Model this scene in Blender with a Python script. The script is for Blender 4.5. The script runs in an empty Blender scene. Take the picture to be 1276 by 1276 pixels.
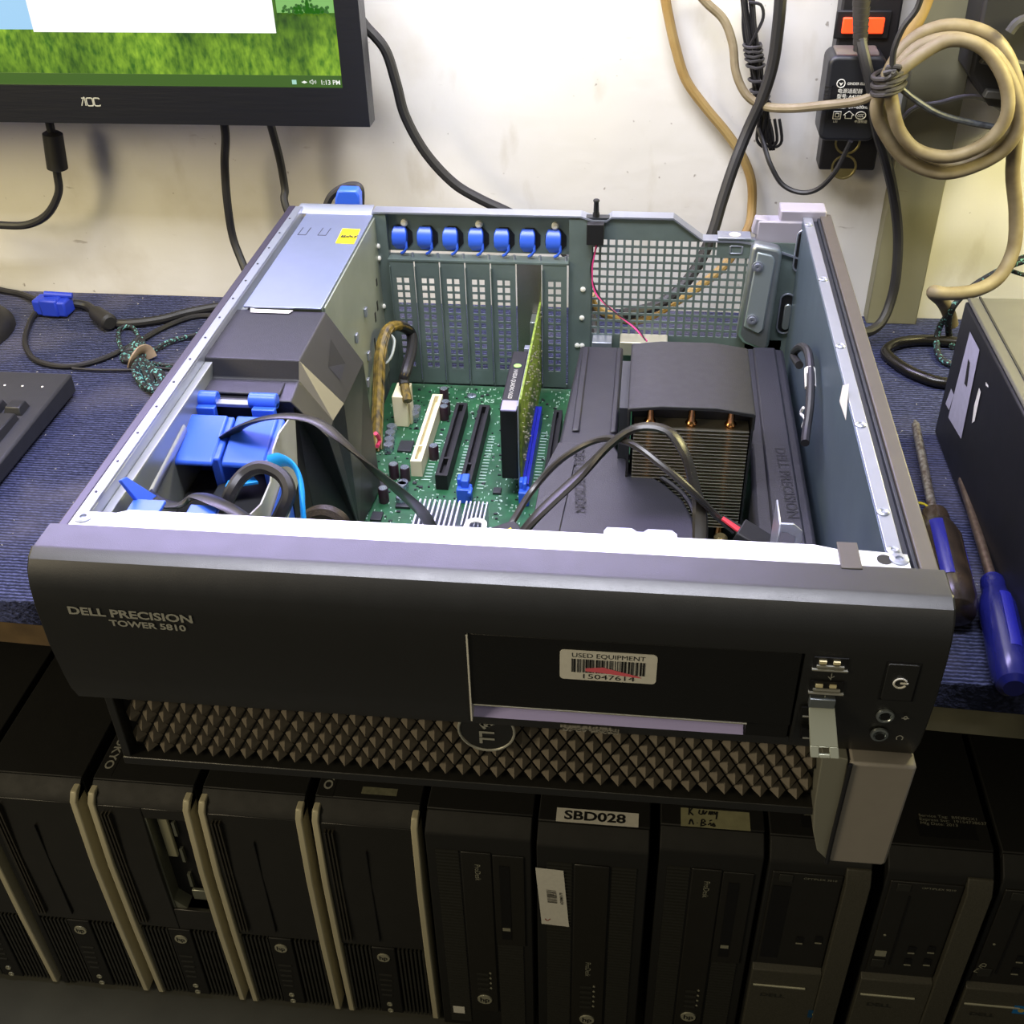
import bpy, bmesh, math, random
from mathutils import Vector, Matrix
random.seed(7)
COL = bpy.context.scene.collection
PI = math.pi
# ------------------------------------------------------------------ camera
CAM = Vector((0.27529, -0.37832, 0.49583)); ROT = (0.937624, 0.02162, 0.112087); FPX = 1398.2; WPX = 1276
from mathutils import Euler
CM = Euler(ROT, 'XYZ').to_matrix()
def at(u, v, ax, val):
    """point of the real plane ax=val seen at photo position (u,v)"""
    d = CM @ Vector(((u-WPX/2)/FPX, -(v-WPX/2)/FPX, -1)); i = 'xyz'.index(ax)
    return CAM + d*((val-CAM[i])/d[i])
# ------------------------------------------------------------------ materials
def lin(c):
    c = c/255.0
    return c/12.92 if c <= .04045 else ((c+.055)/1.055)**2.4
def rgb(h): return tuple(lin(int(h[i:i+2], 16)) for i in (0, 2, 4)) + (1,)
MATS = {}
def mat(name, col, rough=.5, metal=0, var=0., vs=40, bump=0., bs=300, coat=0, emis=0, col2=None, spec=.5, stretch=None, alpha=1, trans=0):
    if name in MATS: return MATS[name]
    m = bpy.data.materials.new(name); m.use_nodes = True; nt = m.node_tree; b = nt.nodes['Principled BSDF']
    b.inputs['Base Color'].default_value = rgb(col); b.inputs['Roughness'].default_value = rough
    b.inputs['Metallic'].default_value = metal; b.inputs['Specular IOR Level'].default_value = spec
    if coat: b.inputs['Coat Weight'].default_value = coat; b.inputs['Coat Roughness'].default_value = .15
    if trans: b.inputs['Transmission Weight'].default_value = trans
    if emis:
        b.inputs['Emission Color'].default_value = rgb(col); b.inputs['Emission Strength'].default_value = emis
    tc = None
    if var or bump:
        tc = nt.nodes.new('ShaderNodeTexCoord'); mp = nt.nodes.new('ShaderNodeMapping')
        nt.links.new(tc.outputs['Object'], mp.inputs[0])
        if stretch: mp.inputs['Scale'].default_value = stretch
    if var:
        n = nt.nodes.new('ShaderNodeTexNoise'); n.inputs['Scale'].default_value = vs; n.inputs['Detail'].default_value = 6
        nt.links.new(mp.outputs[0], n.inputs[0])
        r = nt.nodes.new('ShaderNodeValToRGB'); r.color_ramp.elements[0].position = .3; r.color_ramp.elements[1].position = .7
        c = rgb(col); c2 = rgb(col2) if col2 else tuple(x*(1-var) for x in c[:3])+(1,)
        r.color_ramp.elements[0].color = c2; r.color_ramp.elements[1].color = c
        nt.links.new(n.outputs[0], r.inputs[0]); nt.links.new(r.outputs[0], b.inputs['Base Color'])
        rr = nt.nodes.new('ShaderNodeMapRange'); rr.inputs[3].default_value = min(1, rough*1.15); rr.inputs[4].default_value = rough*.85
        nt.links.new(n.outputs[0], rr.inputs[0]); nt.links.new(rr.outputs[0], b.inputs['Roughness'])
    if bump:
        n2 = nt.nodes.new('ShaderNodeTexNoise'); n2.inputs['Scale'].default_value = bs; n2.inputs['Detail'].default_value = 3
        nt.links.new(mp.outputs[0], n2.inputs[0])
        bp = nt.nodes.new('ShaderNodeBump'); bp.inputs['Strength'].default_value = bump; bp.inputs['Distance'].default_value = .0006
        nt.links.new(n2.outputs[0], bp.inputs['Height']); nt.links.new(bp.outputs[0], b.inputs['Normal'])
    MATS[name] = m; return m

# ------------------------------------------------------------------ mesh builder
ORG = {}
def cr(pts, n=6, closed=False):
    """Catmull-Rom through points"""
    P = [Vector(p) for p in pts]; out = []
    N = len(P); rng = range(N if closed else N-1)
    for i in rng:
        if closed: a, b, c, d = P[i-1], P[i], P[(i+1) % N], P[(i+2) % N]
        else: a, b, c, d = P[max(i-1, 0)], P[i], P[i+1], P[min(i+2, N-1)]
        for k in range(n):
            t = k/n
            out.append(.5*((2*b)+(c-a)*t+(2*a-5*b+4*c-d)*t*t+(3*b-a-3*c+d)*t**3))
    if not closed: out.append(P[-1].copy())
    return out
class MB:
    def __init__(s): s.v = []; s.f = []
    def add(s, vs, fs):
        o = len(s.v); s.v += [Vector(v) for v in vs]; s.f += [tuple(i+o for i in f) for f in fs]; return s
    def box(s, x0, x1, y0, y1, z0, z1, M=None):
        vs = [Vector((x, y, z)) for x in (x0, x1) for y in (y0, y1) for z in (z0, z1)]
        if M: vs = [M @ v for v in vs]
        return s.add(vs, [(0, 1, 3, 2), (4, 6, 7, 5), (0, 4, 5, 1), (2, 3, 7, 6), (0, 2, 6, 4), (1, 5, 7, 3)])
    def prism(s, poly, ax, a, b, M=None):
        """poly = 2-D points in the other two axes (cyclic order kept xy / yz / xz)"""
        def mk(p, t): return Vector((t, p[0], p[1])) if ax == 'x' else Vector((p[0], t, p[1])) if ax == 'y' else Vector((p[0], p[1], t))
        n = len(poly); vs = [mk(p, a) for p in poly]+[mk(p, b) for p in poly]
        if M: vs = [M @ v for v in vs]
        return s.add(vs, [tuple(range(n))[::-1], tuple(range(n, 2*n))]+[(i, (i+1) % n, n+(i+1) % n, n+i) for i in range(n)])
    def quadslab(s, a, b, c, d, t):
        a, b, c, d = map(Vector, (a, b, c, d)); n = (b-a).cross(d-a).normalized()*t
        return s.add([a, b, c, d, a+n, b+n, c+n, d+n], [(3, 2, 1, 0), (4, 5, 6, 7), (0, 1, 5, 4), (1, 2, 6, 5), (2, 3, 7, 6), (3, 0, 4, 7)])
    def tube(s, pts, r, n=8, flat=1., up=None, closed=False):
        P = [Vector(p) for p in pts]; N = len(P)
        if N < 2: return s
        T = [((P[(i+1) % N]-P[i-1]) if closed else (P[min(i+1, N-1)]-P[max(i-1, 0)])).normalized() for i in range(N)]
        nrm = Vector(up) if up else (Vector((0, 0, 1)) if abs(T[0].z) < .9 else Vector((1, 0, 0)))
        rings = []
        for i in range(N):
            base = Vector(up) if up else nrm
            nn = base-T[i]*base.dot(T[i])
            if nn.length < 1e-4: nn = T[i].orthogonal()
            nrm = nn.normalized(); bn = T[i].cross(nrm)
            rr = r[i] if isinstance(r, (list, tuple)) else r
            rings.append([P[i]+nrm*(rr*flat*math.cos(2*PI*k/n))+bn*(rr*math.sin(2*PI*k/n)) for k in range(n)])
        vs = [v for g in rings for v in g]; fs = []
        for i in range(N if closed else N-1):
            j = (i+1) % N
            for k in range(n): fs.append((i*n+k, i*n+(k+1) % n, j*n+(k+1) % n, j*n+k))
        if not closed: fs += [tuple(range(n))[::-1], tuple(range((N-1)*n, N*n))]
        return s.add(vs, fs)
    def cyl(s, p0, p1, r, n=16): return s.tube([p0, p1], r, n)
    def lathe(s, prof, p0, axis, n=20):
        """prof = [(distance along axis, radius)]"""
        a = Vector(axis).normalized(); o = a.orthogonal().normalized(); q = a.cross(o); p0 = Vector(p0); m = len(prof)
        vs = [p0+a*h+(o*math.cos(2*PI*k/n)+q*math.sin(2*PI*k/n))*max(r, 1e-5) for h, r in prof for k in range(n)]
        fs = [(i*n+k, i*n+(k+1) % n, (i+1)*n+(k+1) % n, (i+1)*n+k) for i in range(m-1) for k in range(n)]
        return s.add(vs, fs+[tuple(range(n))[::-1], tuple(range((m-1)*n, m*n))])
    def perf(s, ax, a, b, u0, u1, v0, v1, nu, nv, bar):
        """grid of square holes: nu x nv"""
        for i in range(nu+1):
            u = u0+(u1-u0)*i/nu
            args = [(a, b), (u-bar/2, u+bar/2), (v0, v1)] if ax == 'x' else [(u-bar/2, u+bar/2), (a, b), (v0, v1)] if ax == 'y' else [(u-bar/2, u+bar/2), (v0, v1), (a, b)]
            s.box(*args[0], *args[1], *args[2])
        for j in range(nv+1):
            v = v0+(v1-v0)*j/nv
            e = (b-a)*.08
            args = [(a+e, b-e), (u0, u1), (v-bar/2, v+bar/2)] if ax == 'x' else [(u0, u1), (a+e, b-e), (v-bar/2, v+bar/2)] if ax == 'y' else [(u0, u1), (v-bar/2, v+bar/2), (a+e, b-e)]
            s.box(*args[0], *args[1], *args[2])
        return s
    def build(s, name, m, parent=None, bevel=0, smooth=True, angle=35, seg=2, solid=0, orient=True):
        o = ORG.get(parent.name, Vector()) if parent else Vector()
        if parent is None and s.v:      # a thing that is one mesh: its origin at its base
            zs = min(v.z for v in s.v); c = sum(s.v, Vector())/len(s.v); o = Vector((c.x, c.y, zs))
        me = bpy.data.meshes.new(name); me.from_pydata([v-o for v in s.v], [], s.f); me.update()
        if orient:
            bm = bmesh.new(); bm.from_mesh(me); bmesh.ops.recalc_face_normals(bm, faces=bm.faces); bm.to_mesh(me); bm.free()
        if smooth: me.shade_smooth(); me.set_sharp_from_angle(angle=math.radians(angle))
        ob = bpy.data.objects.new(name, me); COL.objects.link(ob); me.materials.append(m)
        if parent: ob.parent = parent; ORG[ob.name] = o
        else: ob.location = o; ORG[ob.name] = o
        if bevel:
            b = ob.modifiers.new('bevel', 'BEVEL'); b.width = bevel; b.segments = seg; b.limit_method = 'ANGLE'; b.angle_limit = math.radians(40); b.harden_normals = False
        if solid:
            b = ob.modifiers.new('solid', 'SOLIDIFY'); b.thickness = solid
        return ob
def thing(name, label, cat, loc=(0, 0, 0), group=None):
    o = bpy.data.objects.new(name, None); COL.objects.link(o); o.location = loc; o.empty_display_size = .01
    o['label'] = label; o['category'] = cat
    if group: o['group'] = group
    ORG[o.name] = Vector(loc); return o
def tag(o, label, cat, group=None):
    o['label'] = label; o['category'] = cat
    if group: o['group'] = group
    return o
def struct(o): o['kind'] = 'structure'; return o
def lab(o, t): o['label'] = t; return o
def text(s, size, m, parent, loc, right=(1, 0, 0), up=(0, 0, 1), name='lettering', xs=1., align='LEFT', bold=0., ex=.00012, valign='BOTTOM_BASELINE'):
    cu = bpy.data.curves.new('t', 'FONT'); cu.body = s; cu.size = 1; cu.align_x = align; cu.align_y = valign; cu.extrude = 0; cu.offset = bold; cu.resolution_u = 3
    to = bpy.data.objects.new('t', cu); COL.objects.link(to)
    dg = bpy.context.evaluated_depsgraph_get(); me0 = bpy.data.meshes.new_from_object(to.evaluated_get(dg))
    R = Vector(right).normalized(); U = Vector(up).normalized(); N = R.cross(U)
    mb = MB(); mb.v = [Vector(loc)+R*(v.co.x*size*xs)+U*(v.co.y*size)+N*ex for v in me0.vertices]; mb.f = [tuple(p.vertices) for p in me0.polygons]
    bpy.data.objects.remove(to); bpy.data.curves.remove(cu)
    if not mb.v: return None
    return mb.build(name, m, parent, smooth=False, orient=False)
def stroke(paths, w, m, parent, name, org, R, U, scale):
    """handwriting: thin flat strokes on a label"""
    R = Vector(R).normalized(); U = Vector(U).normalized(); N = R.cross(U); mb = MB()
    for p in paths:
        pts = cr([Vector(org)+R*(a*scale)+U*(b*scale)+N*.0003 for a, b in p], 4)
        mb.tube(pts, w, 4, flat=.2, up=N)
    return mb.build(name, m, parent)

# palette
M_steel = mat('galvanised_steel', 'aab2b4', .34, .85, .18, 60)
M_steel_l = mat('bright_steel', 'a6abb8', .33, .7, .1, 50)
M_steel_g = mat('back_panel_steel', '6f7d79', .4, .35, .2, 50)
M_stain = mat('stainless_bracket', '9a9387', .25, .9, .1, 60)
M_blackp = mat('black_case_plastic', '1a1a1d', .42, 0, .1, 200, .25, 1500)
M_bezel = mat('bezel_plastic', '1a1a18', .40, .0, .06, 80, .12, 2500, spec=.8)
M_grille = mat('grille_plastic', '6e6659', .5, .0, .15, 400)
M_dark = mat('deep_black', '08080a', .6)
M_brown = mat('side_cover_plastic', '4b4641', .42, 0, .08, 60)
M_blue = mat('blue_plastic', '335fd6', .35, 0, .08, 60, spec=.6)
M_blue_d = mat('dark_blue_slot', '1420a8', .4)
M_blue_b = mat('bright_blue_cable', '1c94e8', .4)
M_pcb = mat('green_circuit_board', '2b6440', .4, 0, .45, 90, col2='1a452c')
M_pcb_y = mat('graphics_board_edge', '8aa03a', .5, 0, .4, 200, col2='4d5e20')
M_ivory = mat('ivory_plastic', 'e2d9b4', .5)
M_white = mat('white_label', 'e6e4da', .6, 0, .08, 300)
M_ink = mat('black_ink', '111111', .7)
M_cable = mat('black_cable', '1d1c1e', .5, 0, .2, 100)
M_flat = mat('flat_black_cable', '27241f', .33, 0, .2, 200)
M_silver = mat('silver_mark', 'b9b9ae', .35, .4)
M_duct = mat('duct_plastic', '232329', .42, 0, .12, 60, .2, 1200)
M_fin = mat('fin_metal', 'b9b4a2', .35, .8)
M_copper = mat('copper', 'c08a58', .22, 1)
M_cap = mat('capacitor_silver', 'b9c4d4', .25, .9)
M_smd = mat('solder_and_print', 'bcd6c6', .5, .2)
M_chip = mat('chip_black', '23262a', .45)
M_yel = mat('yellow_sticker', 'f4e400', .5)
M_gunm = mat('shroud_graphite', '33322f', .4, .1, .25, 30)

# ================================================================== THE OPEN TOWER
pc = thing('desktop_tower', 'open black workstation tower lying on its side on the blue mat, cover removed', 'computer', (.207, .24, 0))
XR = .414; YB = .452
def part(mb, name, m, bev=0, parent=None, **k): return mb.build(name, m, parent or pc, bevel=bev, **k)

part(MB().box(.006, .406, .034, .448, .0, .004), 'bottom_panel', M_steel)
# left side: outer cover, wall, rim
part(MB().box(-.002, .0035, .03, .452, .002, .1712), 'side_cover', mat('dark_violet_cover', '2f2a38', .38), .0008)
m = MB(); m.box(.005, .0065, .034, .45, .004, .169); m.box(.0036, .0095, .032, .45, .1695, .1715); m.box(.0085, .0095, .034, .45, .1625, .1697)
L = part(m, 'side_wall', M_steel_l, .0004)
m = MB(); m.box(.0095, .0145, .034, .45, .1615, .1630); m.box(.0135, .0145, .034, .45, .006, .1620)
part(m, 'inner_side_wall', mat('inner_wall_steel', '9a9f9a', .35, .6, .15, 25), .0004)
for i in range(14):
    part(MB().lathe([(0, .0008), (.0003, .0008)], (.0062, .06+i*.028, .1716), (0, 0, 1), 8), 'rivet', M_chip)
# embossed arc on the left inner wall
part(MB().tube(cr([(.0146, .070, .11), (.0146, .074, .132), (.0146, .09, .142), (.0146, .12, .146), (.0146, .155, .150)], 6), .0035, 8, flat=.4, up=(1, 0, 0)), 'embossed_rib', M_steel_l)
# right side
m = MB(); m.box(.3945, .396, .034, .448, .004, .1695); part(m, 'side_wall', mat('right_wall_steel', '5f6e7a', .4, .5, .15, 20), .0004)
part(MB().box(.3947, .4017, .034, .45, .1695, .1712), 'side_rim', M_steel_l, .0004)
m = MB(); m.box(.4018, .4055, .026, .452, .0, .168); m.box(.4055, .4072, .026, .452, .0, .1705); part(m, 'cover_groove', M_chip, .0003)
m = MB(); m.prism([(.4072, 0), (.416, 0), (.4175, .08), (.4165, .1695), (.4155, .172), (.4075, .1722)], 'y', .026, .455)
part(m, 'side_cover', M_brown, .0006)
for (y) in (.045, .075, .155, .245, .34, .435):
    q = .3975
    r_ = part(MB().lathe([(0, .0032), (.0006, .0031), (.0012, .0022), (.0009, .0012), (.0005, .001)], (q, y, .1712), (0, 0, 1), 14), 'rivet', M_steel_l)
# slots, rivets on the right inner wall
for u_, v_ in ((1000, 313), (979, 391)):
    q_ = at(u_, v_, 'y', .4445)
    hs = part(MB().prism([(q_.x-.0045*math.cos(t), q_.z+(.011 if math.sin(t) > 0 else -.011)+.0045*math.sin(t)) for t in [i*PI/8 for i in range(16)]], 'y', .4445, .4455), 'hook_slot', M_dark)
    part(MB().prism([(q_.x-.003*math.cos(t)+.001, q_.z-.002+(.008 if math.sin(t) > 0 else -.008)+.003*math.sin(t)) for t in [i*PI/8 for i in range(16)]], 'y', .442, .4447), 'hook', M_steel, .0008, parent=hs)
    part(MB().tube([(q_.x-.0055*math.cos(t), .4444, q_.z+(.0115 if math.sin(t) > 0 else -.0115)+.0055*math.sin(t)) for t in [i*PI/8 for i in range(16)]], .0007, 6, closed=True), 'slot_rim', M_steel_l, parent=hs)
for u_, v_ in ((1003, 334), (1011, 343), (1006, 398), (1004, 407), (992, 418), (1008, 412), (1000, 420)):
    part(MB().lathe([(0, .003), (.0015, .0028), (.0022, .0016), (.0022, .001)], at(u_, v_, 'y', .4455), (0, -1, 0), 12), 'rivet', M_steel_l)
part(MB().add([at(1050, 480, 'x', .3942), at(1058, 478, 'x', .3942), at(1054, 524, 'x', .3942), at(1046, 500, 'x', .3942)], [(0, 1, 2, 3)]), 'label_sticker', M_white)
# front: steel lip
m = MB(); m.box(.005, .409, .032, .0335, .004, .1705)
m.prism([(.004, .031), (.4035, .031), (.4035, .042), (.383, .0435), (.372, .0435), (.362, .046), (.03, .046), (.024, .043), (.004, .043)], 'z', .1705, .1719)
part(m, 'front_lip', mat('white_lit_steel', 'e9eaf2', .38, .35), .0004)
for x in (.0095, .399):
    part(MB().lathe([(0, .0045), (.0008, .0043), (.0012, .003), (.0012, .0018), (.0002, .0016)], (x, .0375, .1718), (0, 0, 1), 16), 'rivet', M_steel_l)
part(MB().lathe([(0, .0035), (.0002, .0035)], (.3925, .037, .172), (0, 0, 1), 16), 'screw_hole', M_dark)
# ---- front bezel
bz = [(.031, .168), (.031, .1724), (.0309, .1726), (.0140, .1726), (.0118, .1724), (.0065, .1700), (.0025, .1650), (.0002, .157), (-.0008, .146)]
def bezel_poly(lower): return bz+lower+[(.0285, .168)]
m = MB()
# one continuous skin with an opening for the drive bay
prof_ = bz+[(-.0005, .12), (.002, .0985), (.0038, .0875), (.0075, .0775)]
xs_ = [-.0055, -.0045, .2035, .357, .4175, .4185]
yo_ = [.0012, 0, 0, 0, 0, .0012]
n_ = len(prof_); vs = [(x_, q_[0]+(o_ if 2 < i_ else 0), q_[1]-(o_ if i_ < 4 else 0)) for x_, o_ in zip(xs_, yo_) for i_, q_ in enumerate(prof_)]; fs = []
for a_ in range(5):
    for b_ in range(n_-1):
        if a_ == 2 and b_ in (8, 9, 10): continue
        fs.append((a_*n_+b_, a_*n_+b_+1, (a_+1)*n_+b_+1, (a_+1)*n_+b_))
k0 = len(vs); vs += [(-.0055, .0285, .0775), (-.0055, .0285, .168), (.4185, .0285, .0775), (.4185, .0285, .168)]
fs += [tuple(range(n_))+(k0, k0+1), tuple(range(5*n_, 6*n_))[::-1]+(k0+3, k0+2)]
fs += [(n_-1,)+tuple(a_*n_+n_-1 for a_ in range(1, 6))+(k0+2, k0)]
m.add(vs, fs)
# bay returns
m.add([(.2035, -.0008, .146), (.357, -.0008, .146), (.357, .0045, .1455), (.2035, .0045, .1455)], [(0, 1, 2, 3)])
m.box(.202, .2035, .001, .027, .0865, .1455); m.box(.357, .3585, .001, .027, .0865, .1455)
bez = part(m, 'front_bezel', M_bezel, 0, angle=24)
part(MB().box(.372, .3815, .028, .0475, .1722, .1732), 'retaining_tab', M_brown, .0006, parent=bez)
# drive blank and slim slot
dp = part(MB().box(.2045, .356, .0003, .0045, .0985, .1448), 'drive_blank', mat('drive_blank_black', '131312', .4, 0, .1, 100, .2, 1500), .0004)
part(MB().box(.336, .356, .0024, .027, .0877, .0978), 'slot_blank', MATS['drive_blank_black'], .0003, parent=dp)
lg = part(MB().prism([(.0030, .0872), (.017, .0978), (.017, .0882), (.004, .0865)], 'x', .2042, .3355), 'tray_ledge', mat('ledge_painted_reflection', 'bdb6f2', .42, .0))  # lavender is the reflected tube light, put into the ledge colour
part(MB().box(.2036, .2044, -.0008, .027, .088, .145), 'slot_edge', M_white, parent=lg)
part(MB().tube([(.205, .0004, .0985), (.336, .0004, .0978)], .0005, 6), 'slot_edge', M_silver, parent=lg)
# barcode label
def front(u, v, y=-.0009): return at(u, v, 'y', y)
a, b, c, d = front(697, 810, 0), front(819, 816, 0), front(818, 851, 0), front(698, 847, 0)
X0, X1 = (a.x+d.x)/2, (b.x+c.x)/2; Z1, Z0 = (a.z+b.z)/2, (c.z+d.z)/2
def rrect(x0, x1, z0, z1, r, n=4):
    return [(cx+r*math.cos(t), cz+r*math.sin(t)) for cx, cz, t0 in ((x1-r, z1-r, 0), (x0+r, z1-r, PI/2), (x0+r, z0+r, PI), (x1-r, z0+r, 1.5*PI)) for t in [t0+PI/2*k/n for k in range(n+1)]]
st = part(MB().prism(rrect(X0, X1, Z0, Z1, .002), 'y', -.0001, .0003), 'barcode_label', M_white)
m = MB(); x = X0+.0055
while x < X1-.006:
    w = random.choice((.0003, .0003, .0006, .0009)); m.box(x, x+w, -.00035, -.0001, Z0+(Z1-Z0)*.27, Z0+(Z1-Z0)*.72); x += w+random.choice((.0003, .0005, .0008))
part(m, 'barcode', M_ink, parent=st, smooth=False)
text('USED EQUIPMENT', (Z1-Z0)*.21, M_ink, st, ((X0+X1)/2, -.0001, Z0+(Z1-Z0)*.78), xs=1.08, align='CENTER')
text('15047614', (Z1-Z0)*.23, M_ink, st, ((X0+X1)/2, -.0001, Z0+(Z1-Z0)*.06), xs=1.5, align='CENTER')
part(MB().prism([(X0+.012, Z0+.0078), (X0+.02, Z0+.009), (X0+.036, Z0+.0048), (X0+.038, Z0+.0036), (X0+.02, Z0+.0055), (X0+.012, Z0+.006)], 'y', -.0005, -.00036), 'pink_smear', mat('pink_ink', 'f06a78', .6), parent=st)
# maker's lettering
p = front(86, 757); e = front(238, 767)
text('DELL PRECISION', .0066, M_silver, bez, (p.x-.001, -.0011, p.z-.0035), xs=1.27, bold=.03, ex=.0003, right=(1, 0, -.02))
p = front(139, 773)
text('TOWER 5810', .0052, M_silver, bez, (p.x-.001, -.0012, p.z-.0028), xs=1.24, bold=.03, ex=.0003, right=(1, 0, -.02))
# ports
def usb(u, v):
    p = front(u, v, 0); x, z = p.x, p.z
    h = part(MB().box(x-.0075, x+.0075, -.0014, -.0006, z-.0032, z+.0032), 'usb_port', M_dark)
    part(MB().box(x-.006, x+.006, -.0022, -.0014, z-.0022, z-.0012), 'tongue', M_silver, parent=h)
    part(MB().box(x-.0052, x-.002, -.0024, -.0014, z+.0001, z+.0016), 'contact', mat('warm_contact', 'fff2c0', .3, .3), parent=h)
    part(MB().box(x+.001, x+.004, -.0024, -.0014, z+.0001, z+.0016), 'contact', MATS['warm_contact'], parent=h)
    part(MB().box(x-.0078, x+.0078, -.0024, -.0006, z-.0042, z-.0034), 'port_lip', M_silver, parent=h)
    return x, z
usb(1035, 824)
x, z = usb(1030, 853)
stroke([[(0, 0), (0, 1)], [(0, .3), (.35, .6)], [(0, .1), (-.35, .5)]], .0002, M_silver, bez, 'usb_symbol', (x+.001, -.0012, z+.0045), (1, 0, 0), (0, 0, 1), .004)
stroke([[(0, 0), (0, 1)], [(0, .3), (.35, .6)], [(0, .1), (-.35, .5)]], .0002, M_silver, bez, 'usb_symbol', (x, -.0012, z-.0095), (1, 0, 0), (0, 0, 1), .004)
# more ports in a column half hidden by the stick
for v in (885, 912):
    p = front(1006, v, 0); hp = part(MB().box(p.x-.003, p.x+.012, -.0014, .002, p.z-.003, p.z+.003), 'usb_port', M_dark)
    part(MB().box(p.x-.002, p.x+.003, -.0018, -.0012, p.z-.003, p.z-.0022), 'tongue', M_silver, parent=hp)
# power button
p = front(1121, 848, 0)
pb = part(MB().prism(rrect(p.x-.0068, p.x+.0068, p.z-.011, p.z+.011, .001), 'y', -.0016, .0), 'power_button', M_bezel, .0003)
m = MB(); m.tube([(p.x+.0028*math.cos(t), -.0018, p.z+.0028*math.sin(t)) for t in [.5+i*(2*PI-1)/16 for i in range(17)]], .0005, 6); m.tube([(p.x, -.0018, p.z), (p.x+.0034, -.0018, p.z)], .0005, 6)
part(m, 'power_symbol', M_white, parent=pb)
m = MB(); m.perf('y', -.0009, -.0006, p.x-.0076, p.x+.0076, p.z-.0118, p.z+.0118, 1, 1, .0005); part(m, 'button_gap', M_dark, parent=pb)
for (u, v) in ((1103, 892), (1096, 917)):
    p = front(u, v, 0)
    j = part(MB().lathe([(0, .0042), (.001, .004), (.0012, .003), (.0004, .0024), (-.002, .0022)], (p.x, .0002+(0.001 if v > 900 else 0), p.z), (0, -1, 0), 20), 'audio_jack', M_steel)
    part(MB().lathe([(0, .0021), (.0004, .0021)], (p.x, -.0004, p.z), (0, -1, 0), 14), 'socket_hole', M_dark, parent=j)
    q = (p.x+.009, -.0004, p.z-.001)
    stroke([[(0, 0), (.3, .4), (0, .8), (-.3, .4), (0, 0)], [(-.6, .3), (.6, .3)]] if v < 900 else [[(-.4, 0), (-.5, .6), (0, 1), (.5, .6), (.4, 0)]], .00025, M_silver, bez, 'jack_symbol', q, (1, 0, 0), (0, 0, 1), .0028)
# scuffed adhesive strip under the slot
m = MB(); rr = random.Random(3)
for i in range(120):
    p = at(700+75*rr.random(), 0, 'y', .0); x = .247+.028*rr.random(); z = .0800+.0028*rr.random(); m.box(x, x+.0012, .004, .0066, z, z+.0005)
part(m, 'adhesive_residue', mat('residue', '97948a', .6), smooth=False)['kind'] = 'stuff'

# ---- lower grille
GX0, GX1, GZ0, GZ1 = .0135, .377, .0325, .0765
m = MB(); m.box(GX0-.004, GX1+.003, .017, .03, GZ0-.006, .078); part(m, 'grille_backing', mat('grille_lattice', '191816', .5))
m = MB()
m.box(GX0-.005, GX1+.006, .0075, .017, GZ0-.006, GZ0-.0005); m.box(GX0-.005, GX0-.0005, .0085, .017, GZ0-.006, .078)
m.box(GX1, GX1+.006, .008, .017, GZ0-.006, .078)
part(m, 'grille_frame', M_bezel, .0006)
m = MB(); P = .0091; hw = .0041; hz = .0071
nr = 6; row = 0
for r in range(nr):
    z = GZ1-.0015-r*.0081
    n = int((GX1-GX0)/P)
    for i in range(n+1):
        x = GX0+.004+i*P+(P/2 if r % 2 else 0)
        if x > GX1-.003: continue
        y0 = .0158; ya = .0106
        zt, zb = min(z+hz, GZ1+.0015), max(z-hz, GZ0-.0003)
        if zt <= z or zb >= z: continue
        vs = [(x-hw, y0, z), (x, y0, zb), (x+hw, y0, z), (x, y0, zt), (x+.0003, ya, z-.0006)]
        o = len(m.v); m.v += [Vector(v) for v in vs]; m.f += [(o, o+1, o+4), (o+1, o+2, o+4), (o+2, o+3, o+4), (o+3, o, o+4), (o+3, o+2, o+1, o)]
part(m, 'grille', M_grille, smooth=False)
# badge
bc = at(606, 911, 'y', .008); 
m = MB(); m.lathe([(0, .0135), (.0012, .0133)], (bc.x, .0095, bc.z), (0, -1, 0), 32); bd = part(m, 'badge', M_bezel)
part(MB().tube([(bc.x+.0142*math.cos(t), .0082, bc.z+.0142*math.sin(t)) for t in [2*PI*i/40 for i in range(40)]], .0007, 6, closed=True), 'ring', M_silver, parent=bd)
for ch, dz, tilt in (('D', .0098, 0), ('E', .0052, .6), ('L', .0002, 0), ('L', -.0045, 0)):
    r = Vector((0, 0, -1)); u = Vector((1, 0, 0))
    if tilt: r = Vector((math.sin(tilt), 0, -math.cos(tilt))); u = Vector((math.cos(tilt), 0, math.sin(tilt)))
    text(ch, .0105, M_silver, bd, (bc.x-.0034, .0081, bc.z+dz), right=r, up=u, xs=.85, bold=.03, ex=.0003)
# silver foot / handle on the right
prof = [(.3785, .0765), (.376, .03), (.3795, .004), (.385, -.0035), (.389, -.0045), (.4145, -.0035), (.4165, .0), (.4185, .0765)]
m = MB(); m.prism([(.3875, .0765), (.3865, .004), (.388, .0004), (.4145, .0004), (.4165, .002), (.4185, .0765)], 'y', -.0005, .03)
ft = part(m, 'silver_foot', mat('satin_silver_beige', '9a948c', .45, .1, .06, 100), .0015)
m = MB()
inn = [(.3745, .004, .0765), (.3755, .003, .04), (.3775, .003, .02), (.381, .001, .007), (.387, 0, .0008)]
m.add([v for p_ in inn for v in (p_, (p_[0]+.012, .0015, p_[2]), (p_[0]+.012, .02, p_[2]), (p_[0], .02, p_[2]))],
      [(0, 3, 2, 1), (16, 17, 18, 19)]+[(i*4+k, i*4+(k+1) % 4, i*4+4+(k+1) % 4, i*4+4+k) for i in range(4) for k in range(4)])
part(m, 'curved_inlay', mat('inlay_metal', '8c8c80', .35, .3), .0005, parent=ft)
m = MB(); m.tube([(.3872, -.0012, .076), (.3866, -.0012, .02), (.3868, -.001, 0)], .0012, 8); part(m, 'edge_line', M_blackp, parent=ft)

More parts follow.
